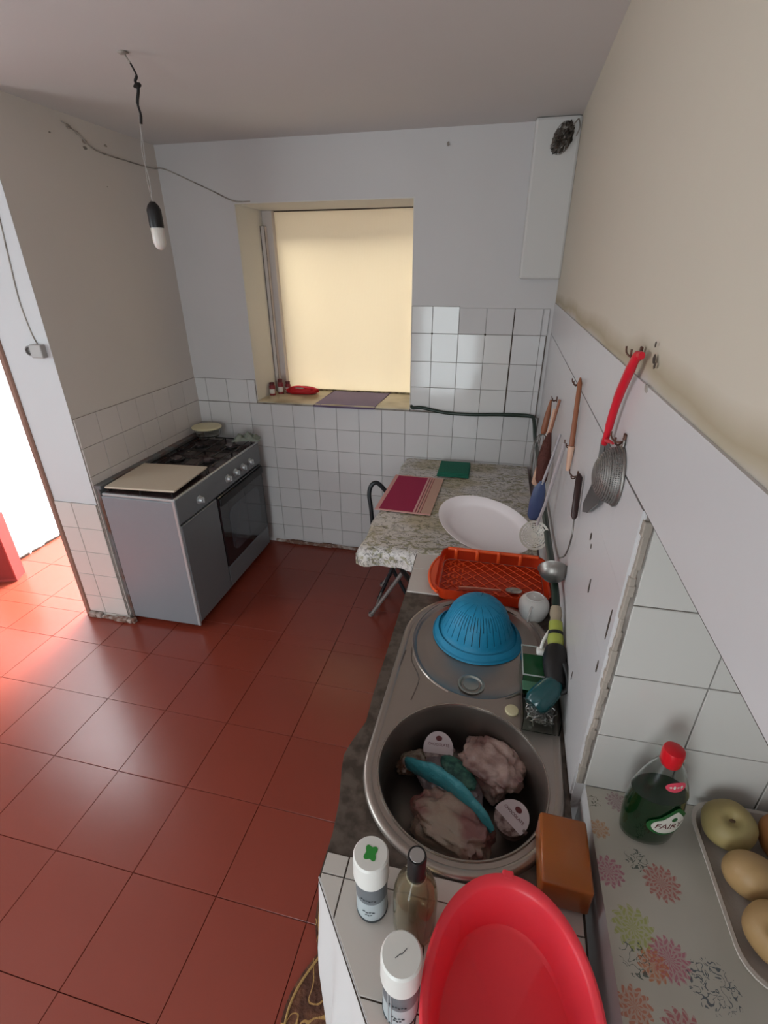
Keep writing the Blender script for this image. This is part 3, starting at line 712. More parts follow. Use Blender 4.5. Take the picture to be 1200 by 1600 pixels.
# foil stuffed duct hole
t = thing('duct_plug', 'crumpled foil plug stuffed in the duct hole near the ceiling', 'plug', (-.075, -.09, 2.375))
mx = Matrix.Rotation(-.55, 4, 'Y')
part(B().blob((-.078, -.095, 2.372), (.037, .028, .060), 5, .28, 3.2, 4, mx=Matrix.Rotation(.5, 4, 'Y')), 'foil_wad', FOILM, t, .5)
part(B().tube([(-.078 + .040 * math.cos(a) + .02 * math.sin(a), -.087, 2.374 + .062 * math.sin(a) - .012 * math.cos(a)) for a in [2 * PI * k / 28 for k in range(28)]], .0015, 6, closed=True), 'hole_edge', CABLEM, t)
part(B().tube(spline([(-.045, -.09, 2.41), (-.03, -.095, 2.43), (-.018, -.09, 2.44), (-.010, -.088, 2.41), (-.02, -.088, 2.38)]), .0028, 6), 'loose_wire', CABLEM, t)

# ---- socket and wire on the doorway wall
t = thing('light_switch', 'small white wall switch and socket beside the doorway', 'switch', (-2.305, YD - .001, 1.50))
part(B().box((-2.325, YD - .03, 1.487), (-2.262, YD, 1.545), .005, 2), 'switch_box', mat('aged_plastic', 'a7a3a0', .45), t)
part(B().lathe([(0, 0), (.022, 0), (.022, .012), (.016, .014), (.015, .005), (0, .005)], (0, 0, 0), 24, mx=Matrix(((1, 0, 0, -2.347), (0, 0, -1, YD), (0, 1, 0, 1.515), (0, 0, 0, 1)))), 'round_socket', mat('grey_socket', '7d7a78', .5), t, .6)
o = B().tube(spline([(-2.300, YD - .003, 1.545), (-2.315, YD - .003, 1.60), (-2.325, YD - .003, 1.72), (-2.315, YD - .003, 1.85), (-2.30, YD - .003, 2.0), (-2.27, YD - .003, 2.3)]), .0028, 6).obj('switch_wire', CABLEM); tag(o, 'thin wire running down the doorway wall to the switch', 'wire')

# ---- red box in the yard
t = thing('red_cabinet', 'low red metal cabinet standing in the bright yard beyond the doorway', 'cabinet', (-3.35, -.90, 0))
part(B().prism([(-3.244, -.862), (-3.285, -.762), (-3.44, -.82), (-3.40, -.915)], .0, .46), 'body', REDBOX, t)
mxp = Matrix(((1, 0, 0, 0), (0, 1, 0, 0), (0, 0, 1, 0), (0, 0, 0, 1)))
part(B().hexa([(-3.252, -.868, .02), (-3.395, -.916, .02), (-3.393, -.910, .02), (-3.254, -.862, .02), (-3.252, -.868, .31), (-3.395, -.916, .31), (-3.393, -.910, .31), (-3.254, -.862, .31)]), 'side_panel', REDBOX_D, t)
b = B()
for k in range(4):
    b.tube([(-3.262 - .0 - .012 * math.cos(a) - k * .026, -.873 - k * .0088 - .004 * math.cos(a), .415 + .016 * math.sin(a)) for a in [2 * PI * j / 12 for j in range(12)]], .003, 5, closed=True)
part(b, 'scroll_trim', CERAMIC, t)

# ---- table
t = thing('folding_table', 'low folding table on crossed metal legs against the far wall', 'table', (-.405, -.58, 0))
part(B().box((-.755, -1.135, .712), (-.045, -.04, .738), .004), 'tabletop', mat('chipboard', '8a7d70', .7), t)
LEGM = mat('leg_metal', '8f8985', .35, metal=.5)
for y, ys_ in ((-.72, 1), (-.41, 1)):
    part(B().tube([(-.87, y, .0), (-.46, y, .712)], .0115, 8).lathe([(.015, 0), (.014, .02), (.011, .022)], (-.868, y, 0), 10, cap0=True), 'leg', LEGM, t, .6)
    part(B().tube([(-.70 if y < -.6 else -.80, y - (.38 if y < -.6 else .03), .712), (-.40, y - (.05 if y < -.6 else .03), .0)], .013, 8), 'leg', mat('dark_leg', '3b3836', .4, metal=.5), t, .6)
for q0, q1 in (((-.46, -.72, .70), (-.46, -.41, .70)), ((-.837, -.72, .06), (-.837, -.41, .06))): part(B().tube([q0, q1], .008, 8), 'cross_rod', LEGM, t, .6)
# cloth: top plus hanging edge, one surface
def tcloth():
    x0, x1, y0, y1, z = -.785, -.034, -1.165, -.018, .742
    nx, ny = 40, 56; drop = .075
    def f(u, v):
        X = (u * (x1 - x0 + .09)) + x0 - .09; Y = v * (y1 - y0 + .09) + y0 - .09
        dz = 0; x, y = X, Y
        wv = .010 * math.sin(X * 26) + .006 * math.sin(X * 61 + 1)
        wy = .009 * math.sin(Y * 24 + 1)
        if X < x0: dz = max(dz, (x0 - X)); x = x0 - .02 * min(1, (x0 - X) / .03) + wy * min(1, (x0 - X) / .05)
        if Y < y0: dz = max(dz, (y0 - Y)); y = y0 - .02 * min(1, (y0 - Y) / .03) + wv * min(1, (y0 - Y) / .05)
        return V((x, y, z - dz * .92 + (.0012 * noise.noise(V((X * 9, Y * 9, 0))) if dz == 0 else 0)))
    return B().grid(f, nx, ny, -.0015)
o = tcloth().obj('table_cover', LEAFCLOTH, None, 1.2); tag(o, 'leaf patterned oilcloth in cream and olive covering the folding table', 'tablecloth')

# towel on the table
tm, nt, sp, col, bb_ = stripe_mat('magenta_towel', [(0, 'd8a09a'), (-.122, 'a11f4b'), (.052, 'd9a6a2'), (.062, '8f2f48'), (.067, 'cf9c90'), (.076, '5c3a3c'), (.080, 'cf9c90'), (.088, '8f4a4a'), (.092, 'c9a190')])
gy = M_(nt, 'GREATER_THAN', M_(nt, 'ABSOLUTE', sp.outputs[1]), .228)
nt.links.new(MIX(nt, gy, col, lin('d8a39c')), bb_.inputs['Base Color'])
o = B().grid(lambda u, v: V(((u - .5) * .285, (v - .5) * .48, .0015 + .0015 * math.sin(u * 9 + v * 5) ** 2)), 20, 20, .003).obj('hand_towel', tm, None, 1)
o.location = (-.664, -.575, .747); o.rotation_euler = (0, 0, -.035)
tag(o, 'magenta and peach striped hand towel spread on the left of the table', 'towel')
# chair hoop behind the table
t = thing('folding_chair', 'black tubular folding chair tucked behind the left side of the table', 'chair', (-.80, -.5, 0))
CH = mat('black_chair_tube', '1d2023', .35)
part(B().tube(spline([(-.892, -.52, .40), (-.905, -.52, .60), (-.918, -.51, .69), (-.905, -.50, .745), (-.875, -.49, .757), (-.835, -.48, .715), (-.805, -.47, .66), (-.79, -.47, .55)]), .0125, 10), 'backrest', CH, t, .9)
for p0, p1 in (((-.892, -.52, .44), (-.66, -.54, .0)), ((-.79, -.47, .56), (-.60, -.40, .0))): part(B().tube([p0, p1], .011, 8), 'leg', CH, t, .9)
for p0, p1 in (((-.70, -.56, .44), (-.86, -.56, .0)), ((-.62, -.30, .44), (-.78, -.30, .0))): part(B().tube([p0, p1], .011, 8), 'leg', CH, t, .9)
part(B().box((-.875, -.58, .435), (-.56, -.28, .46), .01, 2), 'seat', CH, t)
# green folded cloth
b = B()
for k in range(4): b.box((-.468 - .094 + .002 * k, -.20 - .10 + .002 * k, .748 + .0065 * k), (-.468 + .094 - .001 * k, -.20 + .10, .7545 + .0065 * k), .003, 2)
o = b.obj('folded_cloth', GREENCLOTH); tag(o, 'dark green folded cloth near the wall end of the table', 'cloth')

# ---- things on the window sill
o = B().grid(lambda u, v: V((-1.395 + u * .40 + v * 0.02 - .005, -.035 + v * .43, SILL + .0105 + .001 * math.sin(u * 14) - (.012 * max(0, .1 - v) / .1))), 20, 20, .002).obj('place_mat', PURPLE); tag(o, 'purple woven mat lying in the middle of the window sill', 'mat')
hem = B().tube([(-1.40, -.035, SILL + .003), (-1.0, -.035, SILL + .003)], .003, 5).tube([(-1.0, -.035, SILL + .003), (-.98, .39, SILL + .013)], .003, 5).tube([(-1.40, -.035, SILL + .003), (-1.385, .39, SILL + .013)], .003, 5).obj('hem', PURPLE_D, o)
BOXR = mat('dark_red_pack', '7d2228', .45, var=.2, vscale=40)
for i, (x, y, r, h, lab) in enumerate(((-1.768, .175, .020, .085, 'dark red spice jar with white label nearest the sill edge'), (-1.728, .225, .019, .10, 'tallest dark red spice jar with narrow white label on the sill'), (-1.690, .265, .018, .078, 'small dark red spice jar tucked behind the red pouch'))):
    t = thing('spice_jar', lab, 'jar', (x, y, SILL + .009), group='red spice jars on the window sill')
    part(B().lathe([(0, 0), (r, 0), (r, h * .72), (r * .8, h * .80), (0, h * .80)], t.location, 20), 'body', BOXR, t, .6)
    part(B().lathe([(r * .85, h * .80), (r * .88, h), (0, h)], t.location, 20), 'lid', DARKRED, t, .6)
    part(B().lathe([(r + .0008, h * .15), (r + .0008, h * .5)], t.location, 20, skip=lambda j, k: not (11 <= k <= 18)), 'paper_label', LABELW, t, .6)
t = thing('red_pouch', 'soft red pouch with a white tag lying on the window sill', 'pouch', (-1.585, .265, SILL + .009))
part(B().blob((-1.585, .262, SILL + .030), (.115, .052, .026), 4, .16, 2.5, 8, pw=.85), 'pouch', REDCLOTH, t, 1)
part(B().tube(spline([(-1.66, .25, SILL + .05), (-1.60, .235, SILL + .062), (-1.54, .24, SILL + .056), (-1.49, .255, SILL + .048), (-1.475, .28, SILL + .035)]), .006, 8), 'seam', REDP, t, .8)
part(B().box((-1.62, .222, SILL + .050), (-1.56, .24, SILL + .054), .001), 'tag', LABELW, t)

# ---- counter with the sink cut out
CX, CY0, CY1, CZ = -.505, -3.15, -1.40, .88
A_, RA_ = (-.262, -1.855), (.176, .205); Bc, RB = (-.276, -2.265), .176
def hull(d, n=120):
    out = []
    for k in range(n):
        a = 2 * PI * k / n; nx, ny = math.cos(a), math.sin(a)
        pa = (A_[0] + nx * (.212 + d), A_[1] + ny * (.212 + d)); pb_ = (Bc[0] + nx * (.207 + d), Bc[1] + ny * (.207 + d))
        out.append(pa if pa[0] * nx + pa[1] * ny > pb_[0] * nx + pb_[1] * ny else pb_)
    return out
def wallx(y): return RS * y - .003 if y > NY0 else -.051 - .0010
outer = [(wallx(CY1), CY1), (CX - .004, CY1), (CX, -1.66), (CX - .004, -2.10), (CX - .001, -2.18), (CX - .018, -2.235), (CX - .027, -2.275), (CX - .022, -2.31), (CX - .006, -2.38), (CX, -2.44), (CX, -2.52), (-.377, -2.68), (-.25, -2.841), (-.25, CY0), (-.072, CY0), (-.058, NY0 - .02), (wallx(NY0 + .01), NY0 + .02)]
outer = outer[::-1]
ct = thing('stone_counter', 'brown stone sink counter with patches of white tile along the right wall', 'counter', (-.28, -2.2, 0))
o = fill_plate('slab', outer, [hull(-.022)], .845, CZ, STONE); at_loc(o, ct)
# masonry under it
part(B().box((-.478, -2.50, 0), (-.45, -1.43, .845)).box((-.45, -1.47, 0), (-.055, -1.43, .845)).box((-.24, CY0, 0), (-.21, -2.84, .845)).hexa([(-.478, -2.50, 0), (-.45, -2.50, 0), (-.32, -2.69, 0), (-.345, -2.69, 0), (-.478, -2.50, .845), (-.45, -2.50, .845), (-.32, -2.69, .845), (-.345, -2.69, .845)]), 'masonry_base', PL_FAR, ct)
# tiles at both ends
near = [(-.330, -2.80), (-.330, -3.10), (-.076, -3.10), (-.060, -2.476), (-.503, -2.476), (-.503, -2.521), (-.452, -2.605), (-.377, -2.678)][::-1]
def ccw(p): return p if sum(p[i - 1][0] * p[i][1] - p[i][0] * p[i - 1][1] for i in range(len(p))) > 0 else p[::-1]
near = ccw([(-.503, -2.476), (-.503, -2.521), (-.377, -2.678), (-.25, -2.837), (-.076, -2.837), (-.060, -2.476)])
gx = [-.611, -.461, -.311, -.161, -.011]; gy_ = [-3.105, -2.955, -2.805, -2.656, -2.511, -2.474]
for i in range(4):
    for j in range(5):
        cp = clip_poly(ccw([(gx[i], gy_[j]), (gx[i + 1], gy_[j]), (gx[i + 1], gy_[j + 1]), (gx[i], gy_[j + 1])]), near)
        if area(cp) > .0002: o = poly_tile('tile', cp, CZ, CZ + .005, COUNTER_TILE, None); at_loc(o, ct)
o = fill_plate('mortar_bed', ccw([(-.505, -2.474), (-.505, -2.522), (-.379, -2.681), (-.252, -2.84), (-.074, -2.84), (-.057, -2.474)]), [], CZ - .001, CZ + .0022, GROUT_DARK); at_loc(o, ct)
farp = ccw([(-.507, -1.405), (-.503, -1.652), (-.052, -1.648), (-.040, -1.405)])
o = fill_plate('mortar_bed', farp, [], CZ - .001, CZ + .0015, GROUT); at_loc(o, ct)
for x0, x1 in ((-.506, -.356), (-.356, -.206), (-.206, -.044)):
    for y0, y1 in ((-1.51, -1.406), (-1.651, -1.51)):
        cp = clip_poly(ccw([(x0, y0), (x1, y0), (x1, y1), (x0, y1)]), farp)
        o = poly_tile('tile', cp, CZ, CZ + .005, COUNTER_TILE, None); at_loc(o, ct)
# white cloth hanging from the cut corner
def curt(u, v):
    p = V((-.5055, -2.519, .8845)).lerp(V((-.30, -2.776, .8845)), u)
    out = .055 * u ** .8 * min(1, v * 3) + .02 * min(1, v * 4)
    fold = .010 * math.sin(u * 22) * min(1, v * 3)
    n = V((-.82, -.57, 0))
    return p + n * (out * .55 + fold) + V((-.0, 0, -.78 * v))
o = B().grid(curt, 40, 24, .002).obj('counter_curtain', CURTAIN, None, 1.2); tag(o, 'white cloth curtain hanging below the cut corner of the counter', 'curtain')

# ---- sink
sk_ = thing('steel_sink', 'stainless steel sink with round bowl and round draining well set in the counter', 'sink', (-.27, -2.06, CZ))
ZS = CZ + .006
dr = ell(A_[0], A_[1], .180, .207, 72)
bo = ell(Bc[0], Bc[1], RB + .003, RB + .003, 72)
bm = bmesh.new(); es = []
for lp in (hull(-.018), dr, bo):
    vs = [bm.verts.new((x, y, ZS)) for x, y in lp]; es += [bm.edges.new((vs[i], vs[(i + 1) % len(vs)])) for i in range(len(vs))]
# where well and bowl outlines would meet keep a clear bridge
bmesh.ops.triangle_fill(bm, use_beauty=True, edges=es, normal=(0, 0, 1))
for f in bm.faces: f.normal_update()
for f in bm.faces:
    if f.normal.z < 0: f.normal_flip()
o = finish(bm, 'deck', STEEL, None, None, recalc=False); at_loc(o, sk_)
b = B(); prof = [(-.018, ZS), (-.015, ZS + .0030), (-.009, ZS + .0045), (-.003, ZS + .0030), (0, ZS - .002), (.001, CZ + .0005)]
rings = [[b.bm.verts.new((x, y, z)) for x, y in hull(d)] for d, z in prof]
for a, c in zip(rings, rings[1:]):
    for i in range(len(a)): b.bm.faces.new((a[i], a[(i + 1) % len(a)], c[(i + 1) % len(a)], c[i]))
part(b, 'raised_rim', STEEL, sk_, 1)
# draining well
b = B(); rings = []
for k_, z in ((1, ZS), (.985, ZS - .001), (.965, ZS - .008), (.945, ZS - .010), (.80, ZS - .0105), (.3, ZS - .012), (0.0, ZS - .012)):
    rings.append((k_, z))
b.lathe([(.207 * k_, z) for k_, z in rings], (A_[0], A_[1], 0), 72, sx=.180 / .207)
part(b, 'draining_well', STEEL, sk_, .9)
# the stepped band round the well
b = B(); b.lathe([(.214, ZS + .0002), (.212, ZS + .0026), (.209, ZS + .0026), (.207, ZS)], (A_[0], A_[1], 0), 72, sx=.180 / .207, skip=lambda j, k: 50 <= k <= 58); part(b, 'well_bead', STEEL, sk_, .9)
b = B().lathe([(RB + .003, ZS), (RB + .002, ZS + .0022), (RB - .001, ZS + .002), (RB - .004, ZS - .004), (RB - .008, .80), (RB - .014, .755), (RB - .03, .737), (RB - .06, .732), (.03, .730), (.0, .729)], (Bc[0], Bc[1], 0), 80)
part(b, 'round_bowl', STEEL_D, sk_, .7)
part(B().lathe([(RB + .0035, ZS + .0005), (RB + .002, ZS + .0032), (RB - .0005, ZS + .0028), (RB - .0015, ZS + .0005)], (Bc[0], Bc[1], 0), 80), 'bright_edge', CHROME, sk_, .9)
b = B().lathe([(.034, ZS + .0005), (.032, ZS + .0015), (.028, ZS + .001), (.024, ZS - .003), (.021, ZS - .003), (.020, ZS + .0005), (.017, ZS + .0015), (0, ZS + .002)], (-.270, -2.008, -.008), 36)
part(b, 'drain_fitting', mat('drain_metal', '9aa09c', .35, metal=.8), sk_, .6)
b = B().tube([(-.455, -1.93, ZS), (-.467, -2.05, ZS), (-.470, -2.15, ZS)], .0022, 6).tube(spline([(-.440, -1.90, ZS), (-.434, -1.96, ZS), (-.410, -2.01, ZS), (-.403, -2.035, ZS), (-.408, -2.075, ZS), (-.412, -2.10, ZS)]), .0018, 6); part(b, 'pressed_line', STEEL_D, sk_, .9)
o = B().lathe([(0, 0), (.0155, 0), (.0165, .003), (.015, .006), (0, .0075)], (-.170, -2.082, ZS), 24).obj('plastic_cap', CREAM, None, .6); tag(o, 'small pale yellow round cap lying on the sink deck', 'cap')

# colander, upside down
cc = (-.266, -1.808, ZS - .0095)
t = thing('colander', 'bright blue plastic colander turned upside down on the draining well', 'colander', cc)
prof = [(.124, .004), (.127, 0), (.121, .006), (.104, .016), (.0985, .024), (.096, .034), (.0925, .046), (.088, .058), (.083, .072), (.077, .085), (.069, .096), (.060, .105), (.050, .111), (.040, .115), (.030, .117), (.022, .118), (0, .118)]
def wob(a, j):
    return 1 + (.055 * (abs(math.cos(a + .55)) ** 10) if j <= 2 else (.02 * (abs(math.cos(a + .55)) ** 10) if j == 3 else 0))
b = B().lathe(prof, cc, 288, wob=wob, skip=lambda j, k: (k % 10 == 0 and 5 <= j <= 10) or (k % 20 == 5 and 11 <= j <= 14) or (k % 10 == 5 and 8 <= j <= 10))
bmesh.ops.recalc_face_normals(b.bm, faces=b.bm.faces); bmesh.ops.solidify(b.bm, geom=list(b.bm.faces), thickness=.0018)
part(b, 'bowl', BLUE, t, .8)

# cup, upside down
cp_ = (-.103, -1.692, CZ + .001)
t = thing('tea_cup', 'white tea cup upside down at the far right of the sink', 'cup', cp_)
part(B().lathe([(.036, 0), (.038, .004), (.043, .018), (.046, .034), (.0445, .05), (.038, .062), (.029, .069), (.026, .070), (.0255, .073), (.0240, .073), (.0232, .0712), (.003, .0712), (.002, .0722), (0, .0722)], cp_, 40), 'bowl', CERAMIC, t, .7)
part(B().tube(spline([V(cp_) + V(q) for q in ((-.010, -.038, .058), (-.016, -.058, .054), (-.020, -.066, .036), (-.018, -.056, .020), (-.013, -.042, .016))]), .0055, 8, flat=.6), 'handle', CERAMIC, t, .9)

# ---- dish rack
rk = thing('dish_rack', 'orange plastic dish drainer with a diamond lattice base beyond the sink', 'dish rack', (-.245, -1.55, CZ + .005))
zr = CZ + .0055
def rk_out(d): return [(x, y) for x, y in rrect(-.40 - d, -1.672 - d, -.062 + d, -1.425 + d, .03 + d, 5)]
b = B(); rings = [[b.bm.verts.new((x, y, z)) for x, y in rk_out(d)] for d, z in ((0, zr + .003), (.004, zr + .022), (.006, zr + .044), (.011, zr + .046), (.011, zr + .042))]
for a, c in zip(rings, rings[1:]):
    for i in range(len(a)): b.bm.faces.new((a[i], a[(i + 1) % len(a)], c[(i + 1) % len(a)], c[i]))
bmesh.ops.solidify(b.bm, geom=list(b.bm.faces), thickness=.002)
part(b, 'side_wall', ORANGE, rk, .8)
part(B().prism(rk_out(-.001), zr, zr + .002), 'base_sheet', mat('orange_dark', 'b8340f', .4), rk)
b = B(); x0, x1, y0, y1 = -.395, -.067, -1.667, -1.43
for s in (1, -1):
    c = -2.4
    while c < 2.4:
        pts = []
        for x in (x0, x1):
            y = s * (x - x0) + c - 1.55
            pts.append((x, y))
        (xa, ya), (xb, yb_) = pts
        def cut(y): return xa + (y - ya) / (yb_ - ya) * (xb - xa)
        lo, hi = (ya, yb_) if ya < yb_ else (yb_, ya)
        L, H = max(lo, y0), min(hi, y1)
        if H - L > .01: b.tube([(cut(L), L, zr + .0045), (cut(H), H, zr + .0045)], .0016, 4)
        c += .040
part(b, 'lattice', ORANGE_L, rk)
b = B().prism([(-.399 - .040 * math.sin(PI * k / 14) ** .6, -1.432 - .236 * k / 14) for k in range(15)], zr + .018, zr + .024).tube([(-.399 - .040 * math.sin(PI * k / 14) ** .6, -1.432 - .236 * k / 14, zr + .022) for k in range(15)], .005, 8); part(b, 'end_handle', ORANGE_L, rk, .9)
b = B().tube([(-.39, -1.426, zr + .047), (-.075, -1.426, zr + .047)], .0065, 8)
for x in (-.36, -.285, -.21, -.135): b.box((x - .006, -1.438, zr + .01), (x + .006, -1.43, zr + .055), .002)
part(b, 'rear_bar', ORANGE_L, rk, .9)
b = B()
for x in (-.375, -.36, -.345, -.33):
    for y in (-1.46, -1.50, -1.54, -1.58): b.box((x - .003, y - .008, zr + .002), (x + .003, y + .008, zr + .007), .001)
part(b, 'ribs', ORANGE_L, rk)['kind'] = 'stuff'
# spoon in the rack
t = thing('tablespoon', 'steel spoon lying across the orange dish drainer', 'spoon', (-.24, -1.606, zr + .007))
sp0 = V((-.335, -1.617, zr + .0105)); sp1 = V((-.165, -1.598, zr + .012))
part(B().tube([sp0, sp0.lerp(sp1, .3), sp0.lerp(sp1, .68), sp0.lerp(sp1, .8)], [.0085, .009, .005, .0045], 8, flat=.35), 'handle', mat('spoon_handle', 'e0a690', .3, metal=.6), t, .9)
mx = Matrix.Rotation(.11, 4, 'Z')
part(B().lathe([(0, -.002), (.011, -.001), (.0165, .003), (.0175, .0055), (.0165, .0055), (.010, .0015), (0, .0005)], (-.158, -1.597, zr + .009), 24, sx=1.5, mx=mx), 'spoon_bowl', CHROME, t, .8)

# platter leaning
cen = V((-.268, -1.272, .962)); U = V((.180, -.030, -.006)); W = V((-.024, .142, .046)); Nn = U.cross(W).normalized()
def plm(r, z): return Matrix(((U.x, W.x, Nn.x, cen.x), (U.y, W.y, Nn.y, cen.y), (U.z, W.z, Nn.z, cen.z), (0, 0, 0, 1)))
o = B().lathe([(0, -.018), (.70, -.018), (.80, -.012), (.86, -.002), (1.0, .004), (1.0, .007), (.86, .0015), (.79, -.008), (.70, -.014), (0, -.014)], (0, 0, 0), 72, mx=plm(1, 1)).obj('oval_platter', PLATTER, None, .7)
tag(o, 'large white oval serving platter leaning behind the orange dish drainer', 'platter')
# ---- caddy with soap dispenser
t = thing('sink_caddy', 'clear sink caddy with green washing-up liquid and a tray in front', 'caddy', (-.105, -2.02, ZS))
bx0, bx1 = -.150, -.066
def openbox(b, x0, x1, y0, y1, z0, z1, th=.002):
    b.box((x0, y0, z0), (x1, y1, z0 + th)); b.box((x0, y0, z0 + th), (x0 + th, y1, z1)); b.box((x1 - th, y0, z0 + th), (x1, y1, z1)); b.box((x0 + th, y0, z0 + th), (x1 - th, y0 + th, z1)); b.box((x0 + th, y1 - th, z0 + th), (x1 - th, y1, z1)); return b
part(openbox(B(), bx0, bx1, -2.03, -1.925, ZS + .002, ZS + .072), 'reservoir', CLEARPL, t)
part(openbox(B(), bx0, bx1, -2.135, -2.033, ZS + .002, ZS + .040), 'pad_tray', CLEARPL, t)
part(B().tube([(bx0, -2.03, ZS + .073), (bx1, -2.03, ZS + .073), (bx1, -1.925, ZS + .073), (bx0, -1.925, ZS + .073)], .0022, 6, closed=True), 'reservoir_rim', mat('rim_plastic', 'a5aaa5', .3), t)
part(B().box((bx0 + .003, -2.027, ZS + .005), (bx1 - .003, -1.928, ZS + .05), .002), 'green_liquid', GREENLIQ2, t)
part(B().box((bx0, -2.06, ZS + .052), (bx1, -2.031, ZS + .055), .001), 'green_ledge', mat('green_ledge', '4d7d62', .3, alpha=1), t)
part(B().tube(spline([(-.105, -1.945, ZS + .074), (-.10, -1.93, ZS + .10), (-.078, -1.895, ZS + .12)]), .0042, 8).box((-.115, -1.955, ZS + .07), (-.093, -1.935, ZS + .085), .003), 'spout', WHITEP, t, .8)
# steel wool
b = B(); random.seed(3)
for k in range(110):
    pts = []; c0 = V((random.uniform(-.133, -.082), random.uniform(-2.118, -2.055), ZS + random.uniform(.014, .042))); a = random.uniform(0, 6.3); r = random.uniform(.006, .014); ax = V((random.gauss(0, 1), random.gauss(0, 1), random.gauss(0, 1))).normalized(); e1 = ax.orthogonal().normalized(); e2 = ax.cross(e1)
    for q in range(9): pts.append(c0 + (e1 * math.cos(q * .7 + a) + e2 * math.sin(q * .7 + a)) * r + ax * (q - 4) * .0012)
    b.tube(pts, .0008, 4)
b.blob((-.108, -2.085, ZS + .020), (.026, .032, .014), 3, .3, 4, 2)
o = b.obj('steel_wool_pad', WOOLM, None, 1); tag(o, 'dark curly steel wool pad in the front tray of the caddy', 'scourer')

# ---- hose with its spray gun
hp = [(-.748, .30, SILL + .030), (-.758, .12, SILL + .028), (-.768, .02, SILL + .030), (-.755, -.022, SILL + .020), (-.70, -.022, 1.078), (-.56, -.022, 1.055), (-.40, -.022, 1.052), (-.20, -.022, 1.062), (-.06, -.026, 1.062), (-.035, -.07, 1.05), (-.030, -.25, .99), (-.034, -.55, 1.00), (-.045, -.90, .985), (-.052, -1.2, 1.015), (-.060, -1.45, 1.03), (-.068, -1.68, 1.055), (-.070, -1.80, 1.055), (-.072, -1.862, 1.045)]
o = B().tube(spline(hp, 6), .0105, 10).obj('garden_hose', HOSE, None, 1.2); tag(o, 'dark green garden hose running along the tiles from the window sill', 'hose')
t = thing('spray_gun', 'black hose gun with yellow green collar hanging over the caddy', 'hose gun', (-.072, -1.95, 1.0))
g0, g1 = V((-.072, -1.862, 1.045)), V((-.074, -1.96, .992))
def seg(a, b_, rs, m, nm):
    n = len(rs); return part(B().tube([V(a).lerp(V(b_), i / (n - 1)) for i in range(n)], rs, 16), nm, m, t, .6)
seg(g0, g0.lerp(g1, .38), [.013, .015, .0155, .0135, .0155], CLEARCAP, 'hose_clip')
seg(g0.lerp(g1, .38), g0.lerp(g1, .62), [.0165, .0175, .017], YELLOWG, 'collar')
seg(g0.lerp(g1, .62), g0.lerp(g1, .70), [.0185, .0185], BLACK, 'rubber_ring')
seg(g0.lerp(g1, .70), g1, [.0185, .020, .017], YELLOWG, 'collar')
seg(g1, V((-.078, -2.055, .962)), [.024, .030, .030, .026, .021], BLACK, 'grip')
part(B().tube(spline([(-.060, -2.02, 1.00), (-.052, -2.05, .985), (-.054, -2.065, .965), (-.07, -2.07, .955)]), .007, 8), 'trigger', BLACK, t, .8)
seg(V((-.076, -2.048, .966)), V((-.128, -2.100, .932)), [.019, .025, .028, .029, .030, .030, .029, .022], TEAL, 'nozzle_head')
part(B().tube([(-.098, -2.052, .975), (-.130, -2.07, .958)], .0022, 6), 'nozzle_painted_highlight', CHROME, t)  # bright strip modelled as the highlight on the teal head, not a real part

# ---- contents of the bowl
Z0 = .735
def lump(nm, lab, cat, c, r, m, seed, rz=0, rx=0, amp=.2, pw=.8):
    mx = Matrix.Rotation(rz, 4, 'Z') @ Matrix.Rotation(rx, 4, 'X')
    o = B().blob(c, r, 5, amp, 1.7, seed, mx=mx, pw=pw).obj(nm, m, None, 1.2); tag(o, lab, cat); return o
lump('meat_packet', 'pink frozen meat wrapped in clear film at the far right of the bowl', 'meat', (-.208, -2.172, .795), (.070, .056, .036), MEAT1, 4, rz=-.55, rx=.15, amp=.24, pw=.7)
lump('meat_packet', 'pale bloody meat wrapped in film at the near side of the bowl', 'meat', (-.288, -2.318, .780), (.088, .056, .036), MEAT2, 9, rz=-.38, amp=.22, pw=.75)
lump('small_bag', 'small clear bag of food at the left of the bowl', 'bag', (-.393, -2.185, .775), (.040, .024, .020), mat('small_bag_film', '8b7d6f', .25, var2='5a3c2c', vscale=30, coat=.6, bump=.6, bscale=35), 2, rz=.7, pw=.9)
t = thing('wrapped_packet', 'teal wrapped packet with dark green print in the middle of the bowl', 'packet', (-.30, -2.24, Z0))
part(B().blob((-.298, -2.222, .782), (.082, .052, .024), 5, .15, 1.8, 12, mx=Matrix.Rotation(-.5, 4, 'Z')), 'film_bag', GREYBAG, t, 1.2)
part(B().blob((-.283, -2.208, .803), (.052, .026, .010), 4, .08, 2, 3, mx=Matrix.Rotation(-.72, 4, 'Z')), 'green_print', GREENBAG, t, 1.2)
pts = spline([(-.402, -2.205, .795), (-.365, -2.222, .808), (-.318, -2.240, .815), (-.272, -2.268, .815), (-.232, -2.296, .808), (-.203, -2.322, .795)])
part(B().tube(pts, [(.013 + .018 * math.sin(PI * min(1, (i + 3) / (len(pts) + 3)))) * (1 + .07 * math.sin(i * .6) + .03 * math.sin(i * 1.7)) for i in range(len(pts))], 14, flat=.4), 'teal_strip', TEALBAG, t, 1.2)
